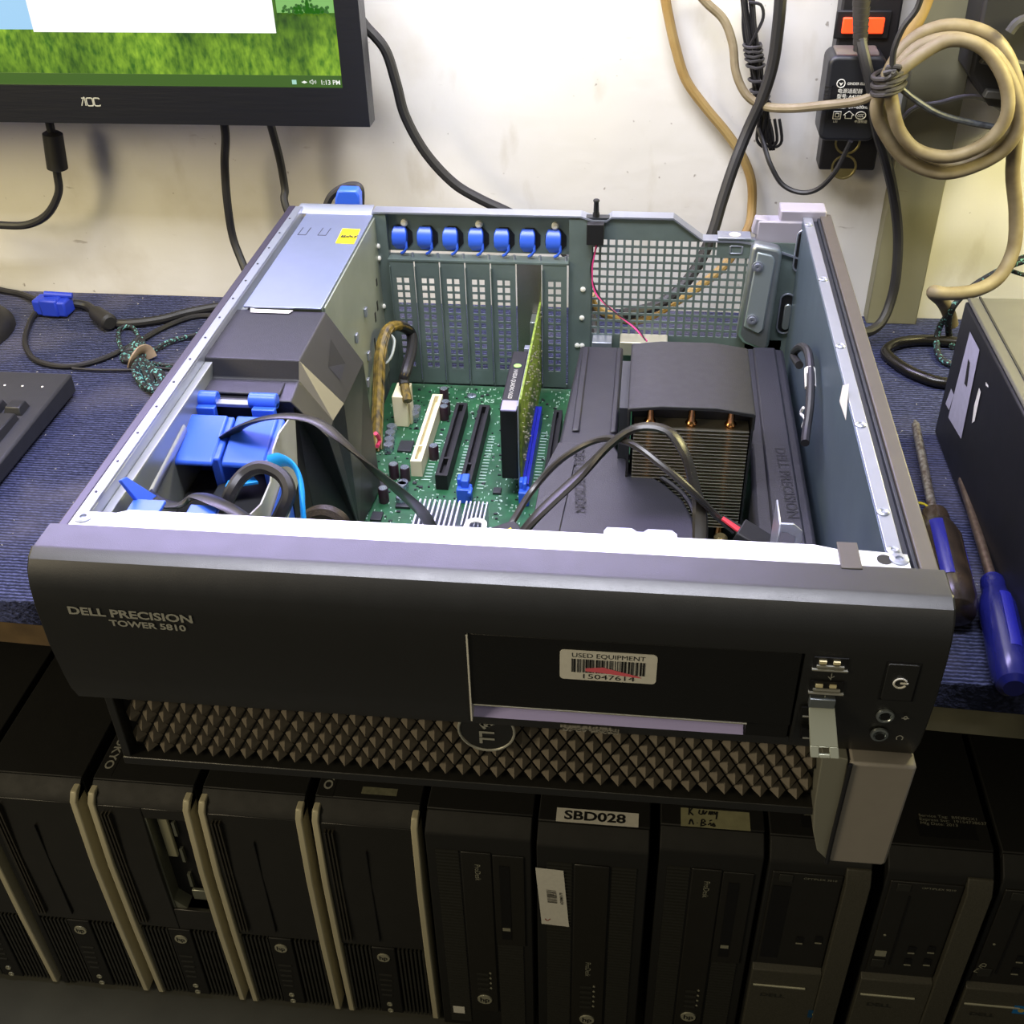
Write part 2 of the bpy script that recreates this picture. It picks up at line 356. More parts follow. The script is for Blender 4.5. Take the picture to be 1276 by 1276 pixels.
# ---- back of the case
YP = .446
m = MB()
m.box(.066, .2275, YP+.006, YP+.0072, .136, .168)           # upper slot panel
m.box(.066, .0762, YP-.001, YP+.006, .004, .168)
m.box(.2195, .2375, YP-.001, YP+.0002, .004, .1675)
m.box(.2275, .2375, YP+.0003, YP+.0062, .136, .1674)
m.box(.0762, .2195, YP-.006, YP+.007, .132, .1335)          # shelf
m.box(.066, .2275, YP, YP+.001, .004, .0225)
m.box(.2375, .3905, YP, YP+.001, .004, .070)
m.box(.322, .3335, YP, YP+.001, .1525, .1533)
m.prism([(.2375, .168), (.2375, .1525), (.322, .1525), (.322, .1535), (.299, .168)], 'y', YP, YP+.001)
m.box(.362, .3955, YP, YP+.001, .004, .152)
bk = part(m, 'back_panel', M_steel_g)
m = MB()   # top flange following the outline
edge = [(.0665, .1705), (.2285, .1705), (.2375, .1675), (.248, .1675), (.252, .1705), (.2985, .1705), (.322, .1535), (.349, .1535), (.362, .152), (.3945, .1415)]
for (x0, z0), (x1, z1) in zip(edge, edge[1:]):
    m.add([(x0, YP-.002, z0), (x1, YP-.002, z1), (x1, YP+.010, z1), (x0, YP+.010, z0), (x0, YP-.002, z0-.0014), (x1, YP-.002, z1-.0014), (x1, YP+.010, z1-.0014), (x0, YP+.010, z0-.0014)],
          [(0, 1, 2, 3), (7, 6, 5, 4), (0, 4, 5, 1), (1, 5, 6, 2), (2, 6, 7, 3), (3, 7, 4, 0)])
part(m, 'back_flange', M_steel_l)
part(MB().perf('y', YP, YP+.001, .2375, .362, .070, .1525, 20, 13, .0019), 'vent_mesh', M_steel_g, smooth=False)
part(MB().box(.333, .36, YP-.0005, YP+.0012, .139, .154), 'latch_plate', M_steel_g)
m = MB(); m.perf('y', YP-.0012, YP-.0002, .343, .352, .143, .149, 1, 1, .0012); part(m, 'latch_loop', M_steel_l, .0003)
m = MB(); m.box(.333, .358, YP-.002, YP+.012, .1545, .156); part(m, 'lock_tab', M_steel_l, .0004)
part(MB().lathe([(0, .0045), (.0002, .0045)], (.346, YP+.005, .156), (0, 0, 1), 16), 'lock_hole', mat('beige_hole', 'b9b3a0', .6))
# rear plastic corner
m = MB(); m.prism([(.358, .158), (.36, .170), (.382, .166), (.392, .158), (.392, .145), (.375, .15)], 'y', YP+.003, YP+.012)
m.box(.378, .412, YP+.004, YP+.022, .155, .176); m.box(.362, .4, YP+.002, YP+.016, .150, .168)
part(m, 'rear_cover_corner', mat('grey_rear_plastic', '8e8a94', .45, .1), .0012)
# riveted dots on the upper panel
for (u, v) in ((504, 277), (597, 279), (692, 281)):
    p = at(u, v, 'y', YP+.006); part(MB().lathe([(0, .003), (.002, .0028), (.003, .0015)], p, (0, -1, 0), 14), 'rivet', M_white)
# slot covers, latches
for i in range(7):
    x0 = .0772+i*.02032; x1 = x0+.0192
    if i != 5:
        m = MB(); m.box(x0, x0+.0036, YP-.0055, YP-.0045, .036, .119); m.box(x1-.0036, x1, YP-.0055, YP-.0045, .036, .119)
        m.box(x0, x1, YP-.0055, YP-.0045, .0225, .036); m.box(x0, x1, YP-.0055, YP-.0045, .119, .1325)
        m.perf('y', YP-.0054, YP-.0046, x0+.0036, x1-.0036, .0365, .1185, 2, 13, .0019)
        m.box(x0-.0002, x0+.0005, YP-.0075, YP-.00555, .0225, .128)
        part(m, 'slot_cover', M_steel_g, smooth=False)
    cx = x0+.0096
    f = part(MB().prism([(cx+.009*math.cos(t), .1475+.0105*math.sin(t)) for t in [PI/8+k*PI/4 for k in range(8)]], 'y', YP+.0052, YP+.0058), 'latch_opening', M_dark)
    m = MB(); prf = [(.1565, .0), (.1535, -.0042), (.149, -.0064), (.144, -.0064), (.139, -.003), (.1375, .001)]
    w = [.0045, .0058, .006, .0058, .0036, .0028]
    vs = []
    for (z, yo), ww in zip(prf, w): vs += [(cx-.0015-ww, YP+.005+yo, z), (cx-.0015+ww, YP+.005+yo, z), (cx-.0015+ww, YP+.0085+yo*.3, z), (cx-.0015-ww, YP+.0085+yo*.3, z)]
    m.add(vs, [(0, 3, 2, 1), (20, 21, 22, 23)]+[(k*4+a, k*4+(a+1) % 4, k*4+4+(a+1) % 4, k*4+4+a) for k in range(5) for a in range(4)])
    m.tube([(cx+.0038, YP+.000, .146), (cx+.0042, YP-.001, .141), (cx+.0018, YP, .1375), (cx-.001, YP+.001, .1355)], .0013, 6)
    part(m, 'blue_latch', M_blue, .0008, parent=f)
    part(MB().tube([(cx+.0085, YP-.0005, .137), (cx+.0085, YP-.0005, .1335)], .0011, 8), 'latch_pin', M_steel_l, parent=f)
# screws and column housing at the right rear
bpts = [at(u_, v_, 'y', .434) for u_, v_ in ((918, 418), (925, 428), (950, 438), (958, 434), (975, 318), (972, 311), (942, 305), (937, 311))]
hs = part(MB().prism([(q_.x, q_.z) for q_ in bpts], 'y', .434, YP), 'corner_bracket', M_steel, .004, seg=3)
bpts = [at(u_, v_, 'y', .432) for u_, v_ in ((927, 408), (945, 417), (951, 412), (966, 325), (962, 319), (944, 315))]
part(MB().prism([(q_.x, q_.z) for q_ in bpts], 'y', .4325, .4345), 'raised_face', mat('bracket_face_steel', '8f999c', .4, .5), .0015, parent=hs)
for p in (at(944, 332, 'y', .4325), at(937, 398, 'y', .4325)):
    part(MB().lathe([(0, .0042), (.0012, .0042), (.0012, .003), (.0022, .0028), (.0022, .0012), (.001, .001)], p, (0, -1, 0), 12), 'screw', M_steel_l, parent=hs)
# intrusion switch
p = at(742, 286, 'y', YP-.004)
sw = part(MB().box(p.x-.0065, p.x+.0065, YP-.008, YP-.001, .150, .1665), 'cover_switch', M_dark, .0004)
part(MB().lathe([(0, .0028), (.004, .0026), (.004, .0022), (.0125, .002), (.0135, .0026), (.0145, .0022)], (p.x, YP+.002, .168), (0, 0, 1), 12), 'plunger', M_dark, parent=sw)
part(MB().box(p.x-.009, p.x+.011, YP-.001, YP+.006, .1675, .1692), 'switch_base', M_chip, parent=sw)
wp = [at(744, 302, 'y', YP-.004), at(738, 335, 'y', YP-.004), at(742, 365, 'y', .44), at(765, 388, 'y', .43), at(790, 408, 'y', .42), at(806, 425, 'y', .40)]
part(MB().tube(cr(wp, 6), .0007, 6), 'switch_wire', mat('pink_wire', 'd43a80', .5), parent=sw)
part(MB().tube(cr([q+Vector((.0012*(-1)**i, 0, .0008)) for i, q in enumerate(wp)], 6), .0006, 6), 'switch_wire', M_cable, parent=sw)
# rear I/O block behind the cooler
part(MB().box(.262, .30, .43, YP, .06, .072), 'port_block', mat('port_block_metal', 'c9c4b2', .35, .6), .0006)
part(MB().box(.2395, .2555, .432, YP, .058, .07), 'bracket_clip', M_steel_l, .0006)
for p in ((.2305, .4455, .085), (.227, .4455, .06), (.231, .4455, .06), (.231, .4455, .11)):
    part(MB().lathe([(0, .0022), (.0015, .002), (.002, .001)], p, (0, -1, 0), 10), 'rivet', M_white)

# ---- power supply
m = MB(); m.box(.0195, .0665, .283, .450, .006, .1665)
ps = part(m, 'power_supply', M_steel_g, .0004)
part(MB().box(.0135, .0667, .281, .445, .1665, .1678), 'top_plate', mat('power_supply_top', '9aa3c2', .36, .75, .1, 30), .0003, parent=ps)
part(MB().prism([(.444, .1678), (.452, .1712), (.457, .1712), (.452, .1685), (.446, .1665)], 'x', .006, .0655), 'rear_flange', M_steel_l, .0003, parent=ps)
part(MB().box(.0665, .0678, .287, .449, .03, .1655), 'side_plate', mat('power_supply_side', 'a7ae9e', .4, .55, .2, 20), .0003, parent=ps)
for x in (.0185, .034):
    part(MB().tube([(x, .416, .1679), (x-.0006, .402, .1679), (x+.0055, .402, .1679), (x+.006, .416, .1679)], .0003, 4), 'embossed_tab', M_chip, parent=ps)
q0, q1, q2, q3 = at(427, 285, 'z', .168), at(449, 286, 'z', .168), at(441, 304, 'z', .168), at(418, 303, 'z', .168)
ys = part(MB().quadslab(q3, q2, q1, q0, .0002), 'yellow_label', M_yel, parent=ps)
stroke([[(0, 0), (.1, 1)], [(.1, .5), (.5, 1)], [(.1, .5), (.5, 0)], [(.7, 1), (.6, .2), (1, 0), (1.1, .5), (.8, .7)], [(1.3, .1), (1.5, 1), (1.8, .2)], [(1.9, .9), (1.7, .5), (2.1, .4), (2, 0)], [(2.3, 1.), (2.5, .4), (2.8, 1), (2.4, -.2)]], .0005, M_ink, ps, 'handwriting', q3+Vector((.0018, .0095, .0005)), (1, 0, 0), (0, 1, 0), .0042)
for (y, z) in ((.385, .115), (.352, .11), (.38, .08), (.37, .062)):
    part(MB().box(.0678, .0698, y-.003, y+.002, z-.004, z+.003), 'clip', M_steel_l, .0005, parent=ps)
for (y, z, h) in ((.43, .118, .006), (.425, .1, .008), (.415, .095, .008), (.405, .075, .013), (.40, .055, .01)):
    part(MB().box(.0677, .0681, y-.0015, y+.0015, z-h/2, z+h/2), 'vent_cut', M_dark, parent=ps)
for (y, z) in ((.445, .142), (.444, .132), (.4445, .09)):
    part(MB().lathe([(0, .0022), (.0015, .002), (.002, .001)], (.0678, y, z), (1, 0, 0), 10), 'rivet', M_white, parent=ps)

# ---- faceted black duct in front of the supply
A = (.0075, .281, .1655); B = (.0695, .281, .1655); C_ = (.0695, .214, .1655); D = (.0075, .214, .1655)
P1 = (.092, .279, .130); P2 = (.092, .222, .131); C2 = (.0695, .2085, .1545); D2 = (.0075, .2085, .1545)
Q = (.0885, .206, .128); C3 = (.0695, .188, .1515); D3 = (.006, .188, .1515); R_ = (.089, .190, .1255)
B1 = (.093, .285, .022); B2 = (.089, .232, .022); B3 = (.072, .195, .022); A1 = (.006, .281, .022); A3 = (.006, .188, .022)
K1 = (.096, .262, .06)
V = [A, B, C_, D, P1, P2, C2, D2, Q, C3, D3, R_, B1, B2, B3, A1, A3, (.0695, .281, .022)]
m = MB(); m.add(V, [(0, 1, 2, 3), (3, 2, 6, 7), (7, 6, 9, 10), (1, 4, 5, 2), (4, 12, 13, 5), (5, 13, 11, 8), (9, 11, 13, 14), (10, 9, 14, 16), (16, 14, 13, 12, 17, 15), (0, 15, 17, 1), (1, 17, 12, 4), (0, 3, 7, 10, 16, 15), (2, 5, 8, 6), (6, 8, 11, 9)])
du = part(m, 'air_duct', M_blackp, .0008, smooth=False, orient=True)
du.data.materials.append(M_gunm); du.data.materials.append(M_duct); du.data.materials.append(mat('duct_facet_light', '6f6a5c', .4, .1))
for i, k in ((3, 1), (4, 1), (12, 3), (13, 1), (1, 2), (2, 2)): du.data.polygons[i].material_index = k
part(MB().box(.012, .062, .191, .206, .1528, .1545), 'ledge_lip', M_duct, .0008, parent=du)
# finger pocket in the slanted face (flat patches: dark for its shade, lighter for the lit lower lip)
def onf(a, b):  # point of the slanted face B-P1-P2-C
    Bv, Pv, Cv, Ev = Vector(B), Vector(P1), Vector(C_), Vector(P2)
    return (Bv.lerp(Pv, a)).lerp(Cv.lerp(Ev, a), b)+Vector((.0002, 0, .0003))
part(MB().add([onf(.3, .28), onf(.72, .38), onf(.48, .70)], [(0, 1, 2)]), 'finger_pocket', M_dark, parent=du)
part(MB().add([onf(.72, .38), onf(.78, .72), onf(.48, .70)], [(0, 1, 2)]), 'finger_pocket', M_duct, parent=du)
part(MB().add([(x, .2815, .1664) for x in (.018,)]+[(.02, .2755, .1662), (.046, .2755, .1662), (.048, .2795, .1664), (.022, .280, .1664)], [(0, 1, 2, 3, 4)]), 'paper_scrap', M_white, parent=du)
part(MB().box(.070, .0712, .16, .194, .02, .14), 'duct_inner_wall', M_dark, parent=du)

# ---- drive cage with blue handles
cg = part(MB().box(.016, .066, .10, .160, .006, .118), 'drive_cage', M_dark, .0008)
part(MB().box(.012, .0625, .181, .1865, .150, .1525), 'cage_bar', M_steel_l, .0004, parent=cg)
for x0, x1 in ((.0075, .0255), (.0455, .0625)):
    m = MB(); m.tube([(x0, .1845, .1535), (x1, .1845, .1535)], .0048, 12); m.box(x0+.003, x1, .176, .181, .128, .152)
    part(m, 'blue_clip', M_blue, .0006, parent=cg)
for k, (x0, x1) in enumerate(((.0095, .0365), (.042, .067))):
    m = MB(); dx = .004
    # hood-like lug: sloping top, front lip, side cheek
    m.prism([(.169, .152), (.171, .149), (.140, .1395), (.1335, .1385), (.1335, .1415), (.138, .1435)], 'x', x0, x1)
    m.prism([(.171, .150), (.137, .142), (.139, .12), (.150, .03), (.176, .03)], 'x', x1-.0025, x1+.0035)
    m.box(x0+.004, x1, .1655, .1685, .05, .15)
    part(m, 'blue_handle', M_blue, .0012, parent=cg)
    part(MB().box(x0-.0005, x0+.001, .137, .168, .1515, .1535), 'handle_ridge', M_blue, .0005, parent=cg) if k == 0 else None
for (u, v, w) in ((180, 636, .017), (250, 643, .0155)):
    p = at(u, v, 'y', .056); part(MB().box(p.x-w/2, p.x+w/2, .05, .064, p.z-.001, p.z+.0012).box(p.x-w/2+.002, p.x+w/2-.002, .05, .052, .145, p.z-.0005), 'blue_clip', M_blue, .0005, parent=cg)
part(MB().quadslab(at(151, 598, 'x', .021), at(158, 594, 'x', .021), at(196, 618, 'x', .03), at(178, 632, 'x', .027), .002), 'blue_clip', M_blue, .0004, parent=cg)
# wavy steel plate standing beside the cage
m = MB(); pl = [(360, 522), (367, 524), (371, 600), (356, 655), (297, 655), (325, 628), (337, 600), (340, 560), (347, 540)]
pts = [at(u, v, 'x', .072) for u, v in pl]; m.prism([(q.y, q.z) for q in pts], 'x', .0715, .0725)
part(m, 'cage_plate', mat('cream_steel', 'c3c3b8', .4, .4, .1, 60), parent=cg)
part(MB().prism([(q.y, q.z) for q in [at(u, v, 'x', .0735) for u, v in ((352, 600), (362, 610), (350, 632), (338, 645))]], 'x', .0733, .0736), 'blue_window', M_blue, parent=cg)

# ---- mainboard
mbd = part(MB().box(.07, .3895, .05, .442, .018, .0200), 'mainboard', M_pcb)
ZB = .020
def slot(x0, x1, y0, y1, h, mname, m_, gap=True, clip=None):
    m = MB(); m.box(x0, x0+.0026, y0+.003, y1-.003, ZB, ZB+h); m.box(x1-.0026, x1, y0+.003, y1-.003, ZB, ZB+h); m.box(x0+.0026, x1-.0026, y0+.003, y1-.003, ZB, ZB+h*.55); m.box(x0, x1, y0, y0+.003, ZB, ZB+h); m.box(x0, x1, y1-.003, y1, ZB, ZB+h)
    m.box(x0+.0026, x1-.0026, y0+(y1-y0)*.22, y0+(y1-y0)*.22+.002, ZB+h*.5, ZB+h*.97)
    s = part(m, mname, m_, 0, parent=mbd, smooth=False)
    if clip:
        c_ = MB(); c_.box(x0-.001, x1+.001, y0-.009, y0, ZB, ZB+.012); c_.box(x0-.001, x0+.002, y0-.004, y0+.003, ZB+.01, ZB+.018); c_.box(x1-.001, x1+.002, y0-.012, y0-.004, ZB+.008, ZB+.012); c_.box(x0+.002, x1-.001, y0-.006, y0+.004, ZB+.01, ZB+.018)
        part(c_, 'slot_latch', M_blue, .0008, parent=mbd)
    return s
lab(slot(.112, .1205, .304, .403, .0135, 'expansion_slot', M_ivory), 'ivory expansion slot')
slot(.1335, .1425, .288, .392, .013, 'expansion_slot', M_dark)
slot(.1525, .161, .281, .390, .013, 'expansion_slot', M_dark, clip=True)
lab(slot(.1975, .203, .281, .389, .014, 'expansion_slot', M_blue_d, clip=True), 'dark blue expansion slot')
slot(.2125, .2195, .272, .388, .012, 'expansion_slot', M_dark)
# white power socket
part(MB().box(.0855, .0975, .372, .395, ZB, .048).box(.0975, .0995, .376, .38, ZB, .04), 'power_socket', M_ivory, .0008, parent=mbd)
part(MB().box(.084, .088, .20, .215, ZB, .03), 'pin_header', M_ivory, .0005, parent=mbd)
# capacitors
cap0 = None
def cap(u, v, r=.0042, h=.006, dark=False):
    p = at(u, v, 'z', ZB+h)
    body = MB().lathe([(0, r), (h*.9, r), (h, r*.9)], (p.x, p.y, ZB), (0, 0, 1), 14)
    o = part(body, 'capacitor', M_cable if dark else M_cap, parent=mbd)
    if dark: o.data.materials[0] = mat('capacitor_brown', '33232b', .35); part(MB().lathe([(0, r*.85), (.0003, r*.8)], (p.x, p.y, ZB+h), (0, 0, 1), 12), 'capacitor_top', M_cap, parent=mbd)
for (u, v) in ((518, 507), (516, 514), (488, 530), (486, 538), (485, 546), (484, 553), (502, 600), (500, 618), (500, 603)): cap(u, v)
for (u, v) in ((553, 484), (555, 500), (553, 506), (540, 555), (490, 578), (504, 582), (477, 608)): cap(u, v, .0038, .012, True)
# chips
for (x0, x1, y0, y1) in ((.095, .106, .335, .350), (.088, .098, .285, .298), (.108, .119, .262, .276), (.165, .172, .262, .27), (.100, .112, .225, .235), (.093, .101, .245, .255), (.104, .110, .30, .307), (.176, .182, .285, .292), (.17, .174, .40, .406), (.21, .217, .235, .243)):
    part(MB().box(x0, x1, y0, y1, ZB, ZB+.002), 'chip', M_chip, .0003, parent=mbd)
for (x, y) in ((.141, .423), (.205, .235), (.17, .41)):
    part(MB().lathe([(0, .0042), (.0018, .004), (.0022, .003), (.0022, .001), (.001, .0008)], (x, y, ZB), (0, 0, 1), 14), 'board_screw', M_cap, parent=mbd)
rr = random.Random(11); m = MB()
def free(x, y):
    for (a0, a1, b0, b1) in ((.11, .122, .30, .405), (.132, .144, .285, .394), (.151, .162, .27, .392), (.196, .205, .265, .392), (.211, .221, .27, .39), (.084, .1, .37, .397), (.13, .185, .16, .25)):
        if a0 < x < a1 and b0 < y < b1: return False
    return True
n = 0
while n < 900:
    x = rr.uniform(.073, .232); y = rr.uniform(.16, .438)
    if not free(x, y): continue
    a_, b_ = rr.choice(((.0006, .0015), (.0015, .0006), (.0008, .0008), (.002, .0004), (.0004, .002))); m.box(x, x+a_, y, y+b_, ZB, ZB+rr.choice((.0002, .0006, .001))); n += 1
for x0, y0, k in ((.122, .30, 14), (.163, .292, 18), (.204, .30, 18), (.146, .31, 10)):
    for j in range(k): m.box(x0, x0+.005, y0+j*.0042, y0+j*.0042+.0008, ZB, ZB+.0002)
for i in range(26):
    x, y = rr.uniform(.295, .36), rr.uniform(.13, .2); m.box(x, x+.002, y, y+.001, ZB, ZB+.0008)
o = part(m, 'surface_components', M_smd, parent=mbd, smooth=False); o['kind'] = 'stuff'
m = MB(); n = 0
while n < 260:
    x = rr.uniform(.073, .232); y = rr.uniform(.16, .438)
    if not free(x, y): continue
    s_ = rr.uniform(.0008, .003); m.box(x, x+s_, y, y+s_*rr.uniform(.4, 1), ZB, ZB+.0009); n += 1
o = part(m, 'small_chips', M_chip, parent=mbd, smooth=False); o['kind'] = 'stuff'
text('KS', .008, M_smd, mbd, (.152, .415, ZB+.0001), up=(0, 1, 0), bold=.0)
# chipset heat sink
m = MB(); m.box(.133, .1815, .165, .238, ZB, .026)
for i in range(9): m.box(.1335+i*.0034, .1349+i*.0034, .165, .232, .026, .052)
for i in range(6): m.box(.1655+i*.0028, .1667+i*.0028, .205, .232, .026, .052)
m.box(.1655, .1815, .205, .2062, .026, .049)
hk = part(m, 'chipset_heat_sink', mat('heat_sink_alu', 'c9cad6', .35, .75), .0002, parent=mbd, smooth=False)
m = MB(); m.tube(cr([(.170, .16, .050), (.170, .20, .053), (.173, .207, .054), (.180, .207, .054), (.182, .20, .053), (.182, .16, .05)], 4), .002, 6, flat=.5); part(m, 'spring_clip', M_white, parent=mbd)

# ---- graphics card
gc = part(MB().box(.1965, .198, .288, .442, .024, .1), 'graphics_card', M_pcb_y)
part(MB().box(.1835, .1955, .283, .366, .036, .0955), 'cooler_shroud', M_dark, .001, parent=gc)
part(MB().box(.1845, .1955, .279, .292, .0950, .0966), 'shroud_panel', mat('lavender_panel', '8f8bb0', .4), .0005, parent=gc)
part(MB().box(.1956, .1964, .283, .372, .03, .0975).box(.192, .1964, .366, .372, .092, .0975), 'metal_frame', M_steel_l, .0002, parent=gc)
bkp = MB().box(.1788, .1982, YP-.0056, YP-.0046, .0225, .1325); part(bkp, 'mounting_bracket', M_stain, parent=gc)
part(MB().box(.1905, .1955, .424, .44, .07, .09).box(.190, .1955, .425, .44, .05, .065), 'video_port', M_steel, .0005, parent=gc)
m = MB(); rr = random.Random(5)
for i in range(170):
    y = rr.uniform(.292, .436); z = rr.uniform(.036, .097); s_ = rr.uniform(.0005, .0014); m.box(.198, .1985+rr.uniform(.0, .001), y, y+s_, z, z+s_)
o = part(m, 'card_components', mat('card_parts', 'a9a78c', .4, .4), parent=gc, smooth=False); o['kind'] = 'stuff'
part(MB().lathe([(0, .0028), (.0002, .0028)], (.1895, .343, .0956), (0, 0, 1), 12), 'green_mark', mat('green_mark', '8fd060', .5), parent=gc)
text('NVIDIA QUADRO K620', .0042, M_silver, gc, (.1877, .337, .0957), right=(0, -1, 0), up=(1, 0, 0), xs=.95, bold=.01)

# ---- processor cooler
cl = part(MB().prism([(.272, .126), (.272, .1378), (.2735, .1388), (.292, .1410), (.326, .1412), (.348, .1380), (.3495, .1368), (.3495, .126), (.348, .126), (.3478, .1352), (.326, .1388), (.292, .1386), (.2738, .1362), (.2735, .126)], 'y', .217, .302), 'processor_cooler', mat('cooler_hood', '161617', .58, 0, .1, 200, .2, 1500), .0006)
part(MB().box(.2722, .2738, .219, .302, .04, .134), 'cooler_side', M_blackp, parent=cl)
part(MB().box(.3478, .3492, .219, .302, .04, .134), 'cooler_side', M_blackp, parent=cl)
part(MB().box(.2745, .3475, .232, .300, .03, .131), 'cooler_core', M_dark, parent=cl)
m = MB()
for i in range(31):
    z = .050+i*.00245; m.box(.2762, .3468, .2185, .236, z, z+.0004)
fs = part(m, 'fin_stack', M_fin, parent=cl, smooth=False)
for x in (.286, .3115, .3355):
    part(MB().box(x-.0045, x+.0045, .2195, .2196, .052, .126), 'pipe_sheen', mat('pipe_sheen', '8a7a4a', .35, .8), parent=cl) if False else None
    m = MB(); m.lathe([(0, .0030), (.093, .0030), (.0945, .0038), (.0965, .0024), (.1, .0022), (.106, .0015)], (x, .2246, .0315), (0, 0, 1), 14); part(m, 'heat_pipe', M_copper, parent=cl)
part(MB().box(.30, .345, .205, .219, .028, .034), 'mount_plate', M_steel, .001, parent=cl)
for p in ((.336, .212, .034), (.3075, .214, .034)):
    part(MB().lathe([(0, .004), (.003, .004), (.003, .0028), (.010, .0028), (.010, .0045), (.013, .0045), (.0145, .003)], p, (0, 0, 1), 14), 'mount_screw', mat('brass', 'b8a878', .25, .9), parent=cl)
part(MB().box(.2665, .2725, .24, .302, .04, .125), 'fan_edge', M_chip, parent=cl)

# ---- memory air ducts
m = MB()
m.prism([(.2325, .395), (.2655, .395), (.2655, .262), (.2645, .255), (.27, .243), (.285, .226), (.298, .213), (.309, .197), (.315, .178), (.318, .15), (.218, .15), (.2195, .215), (.2265, .255)], 'z', .028, .0865)
dl = part(m, 'memory_duct', M_duct, .0022, seg=3)
part(MB().box(.2345, .2395, .27, .39, .0865, .0885).box(.2605, .2645, .27, .39, .0865, .0885), 'duct_ridge', M_duct, .001, parent=dl)
m = MB(); m.tube(cr([(.2668, .26, .0868), (.2725, .2435, .0868), (.286, .2285, .0868), (.3, .2145, .0868), (.3105, .199, .0868), (.316, .18, .0868), (.319, .155, .0868)], 5), .0016, 6); part(m, 'duct_ridge', M_duct, parent=dl)
part(MB().prism([(.2175, .15), (.2345, .15), (.2405, .255), (.2265, .255), (.2185, .215)], 'z', .0864, .0876), 'duct_ridge', M_duct, .0006, parent=dl)
text('DELL PRECISION', .0098, M_dark, dl, (.2372, .25, .0878), right=(.08, -1, 0), up=(1, .08, 0), xs=1.0, bold=.012)
m = MB(); m.prism([(.354, .412), (.3885, .412), (.3885, .06), (.351, .06), (.3525, .2), (.3545, .26)], 'z', .026, .0805)
dr = part(m, 'memory_duct', M_duct, .003, seg=3)
part(MB().prism([(.3645, .409), (.3815, .409), (.3815, .14), (.362, .14)], 'z', .08, .0832), 'duct_ridge', M_duct, .002, parent=dr)
text('DELL PRECISION', .0098, M_dark, dr, (.3705, .266, .0834), right=(.03, -1, 0), up=(1, .03, 0), xs=1.1, bold=.012)
# steel hooks near the front lip
m = MB(); m.box(.3455, .3465, .05, .07, .12, .1795)
m.prism([(.3465, .176), (.353, .176), (.3575, .172), (.359, .15), (.3555, .15), (.3545, .169), (.3505, .171), (.3465, .171)], 'y', .055, .0565)
part(m, 'lock_hook', M_steel_l, .0004)
m = MB(); m.prism([(.264, .051), (.2655, .054), (.2775, .054), (.28, .0515), (.283, .0515), (.285, .054), (.2965, .054), (.299, .051), (.299, .046), (.264, .046)], 'z', .1685, .170)
part(m, 'front_bracket', M_steel_l, .0003)

# ---- inner cables
def cab(name, pts, r, m_, flat=1., up=None, n=8, parent=None, sm=6): return part(MB().tube(cr(pts, sm), r, n, flat=flat, up=up), name, m_, parent=parent)
c1 = cab('ribbon_cable', [at(229, 640, 'z', .06), at(236, 606, 'z', .095), at(262, 562, 'z', .13), (at(300, 532, 'z', .155)), at(345, 519, 'z', .166), at(390, 524, 'z', .166), at(425, 548, 'z', .158), at(462, 582, 'z', .14), at(500, 614, 'z', .112), at(527, 640, 'z', .08), at(545, 672, 'z', .055)], .0058, M_flat, .26, (0, .35, 1))
cab('ribbon_cable', [at(185, 612, 'z', .16), at(198, 625, 'z', .155), at(222, 630, 'z', .157), at(245, 618, 'z', .162), at(275, 628, 'z', .165), at(300, 642, 'z', .163), at(325, 660, 'z', .157), at(345, 690, 'z', .14)], .0062, M_flat, .28, (0, .5, 1))
cab('power_cable', [at(278, 655, 'z', .12), at(285, 620, 'z', .15), at(302, 593, 'z', .158), at(325, 582, 'z', .162), at(350, 592, 'z', .16), at(360, 612, 'z', .155), at(352, 636, 'z', .145), at(335, 665, 'z', .125)], .0038, M_cable)
cab('data_cable', [at(337, 576, 'z', .150), at(352, 573, 'z', .156), at(367, 582, 'z', .155), at(375, 602, 'z', .15), at(377, 630, 'z', .145), at(380, 668, 'z', .13)], .0042, M_blue_b, .35, (1, .6, .2))
cab('braided_cable', [at(375, 665, 'z', .09), at(385, 645, 'z', .10), at(405, 638, 'z', .105), at(425, 648, 'z', .1), at(432, 668, 'z', .09)], .0048, mat('braided_brown', '3a2f1f', .5, 0, .6, 500, .5, 900))
cab('yellow_wire', [at(224, 588, 'z', .12), at(230, 600, 'z', .118), at(240, 612, 'z', .11)], .0012, mat('yellow_wire', 'e8c320', .5))
cab('yellow_wire', [at(243, 632, 'z', .14), at(250, 637, 'z', .14), at(256, 642, 'z', .135)], .0013, MATS['yellow_wire'])
cab('red_wire', [at(238, 590, 'z', .11), at(244, 603, 'z', .105), at(248, 616, 'z', .1)], .0009, mat('dark_red_wire', '7c1a20', .5))
part(MB().prism([(q.x, q.y) for q in [at(u, v, 'z', .1) for u, v in ((215, 583), (245, 575), (268, 590), (262, 625), (232, 625), (222, 604), (206, 604))]], 'z', .085, .1), 'drive_connector', M_dark, .001)
part(MB().prism([(q.x, q.y) for q in [at(u, v, 'z', .13) for u, v in ((284, 598), (315, 592), (322, 600), (280, 606))]], 'z', .128, .13), 'blue_tab', M_blue_b, .0004)
part(MB().prism([(q.x, q.y) for q in [at(u, v, 'z', .125) for u, v in ((272, 603), (287, 600), (276, 625), (262, 620))]], 'z', .115, .125), 'drive_connector', M_chip, .001)
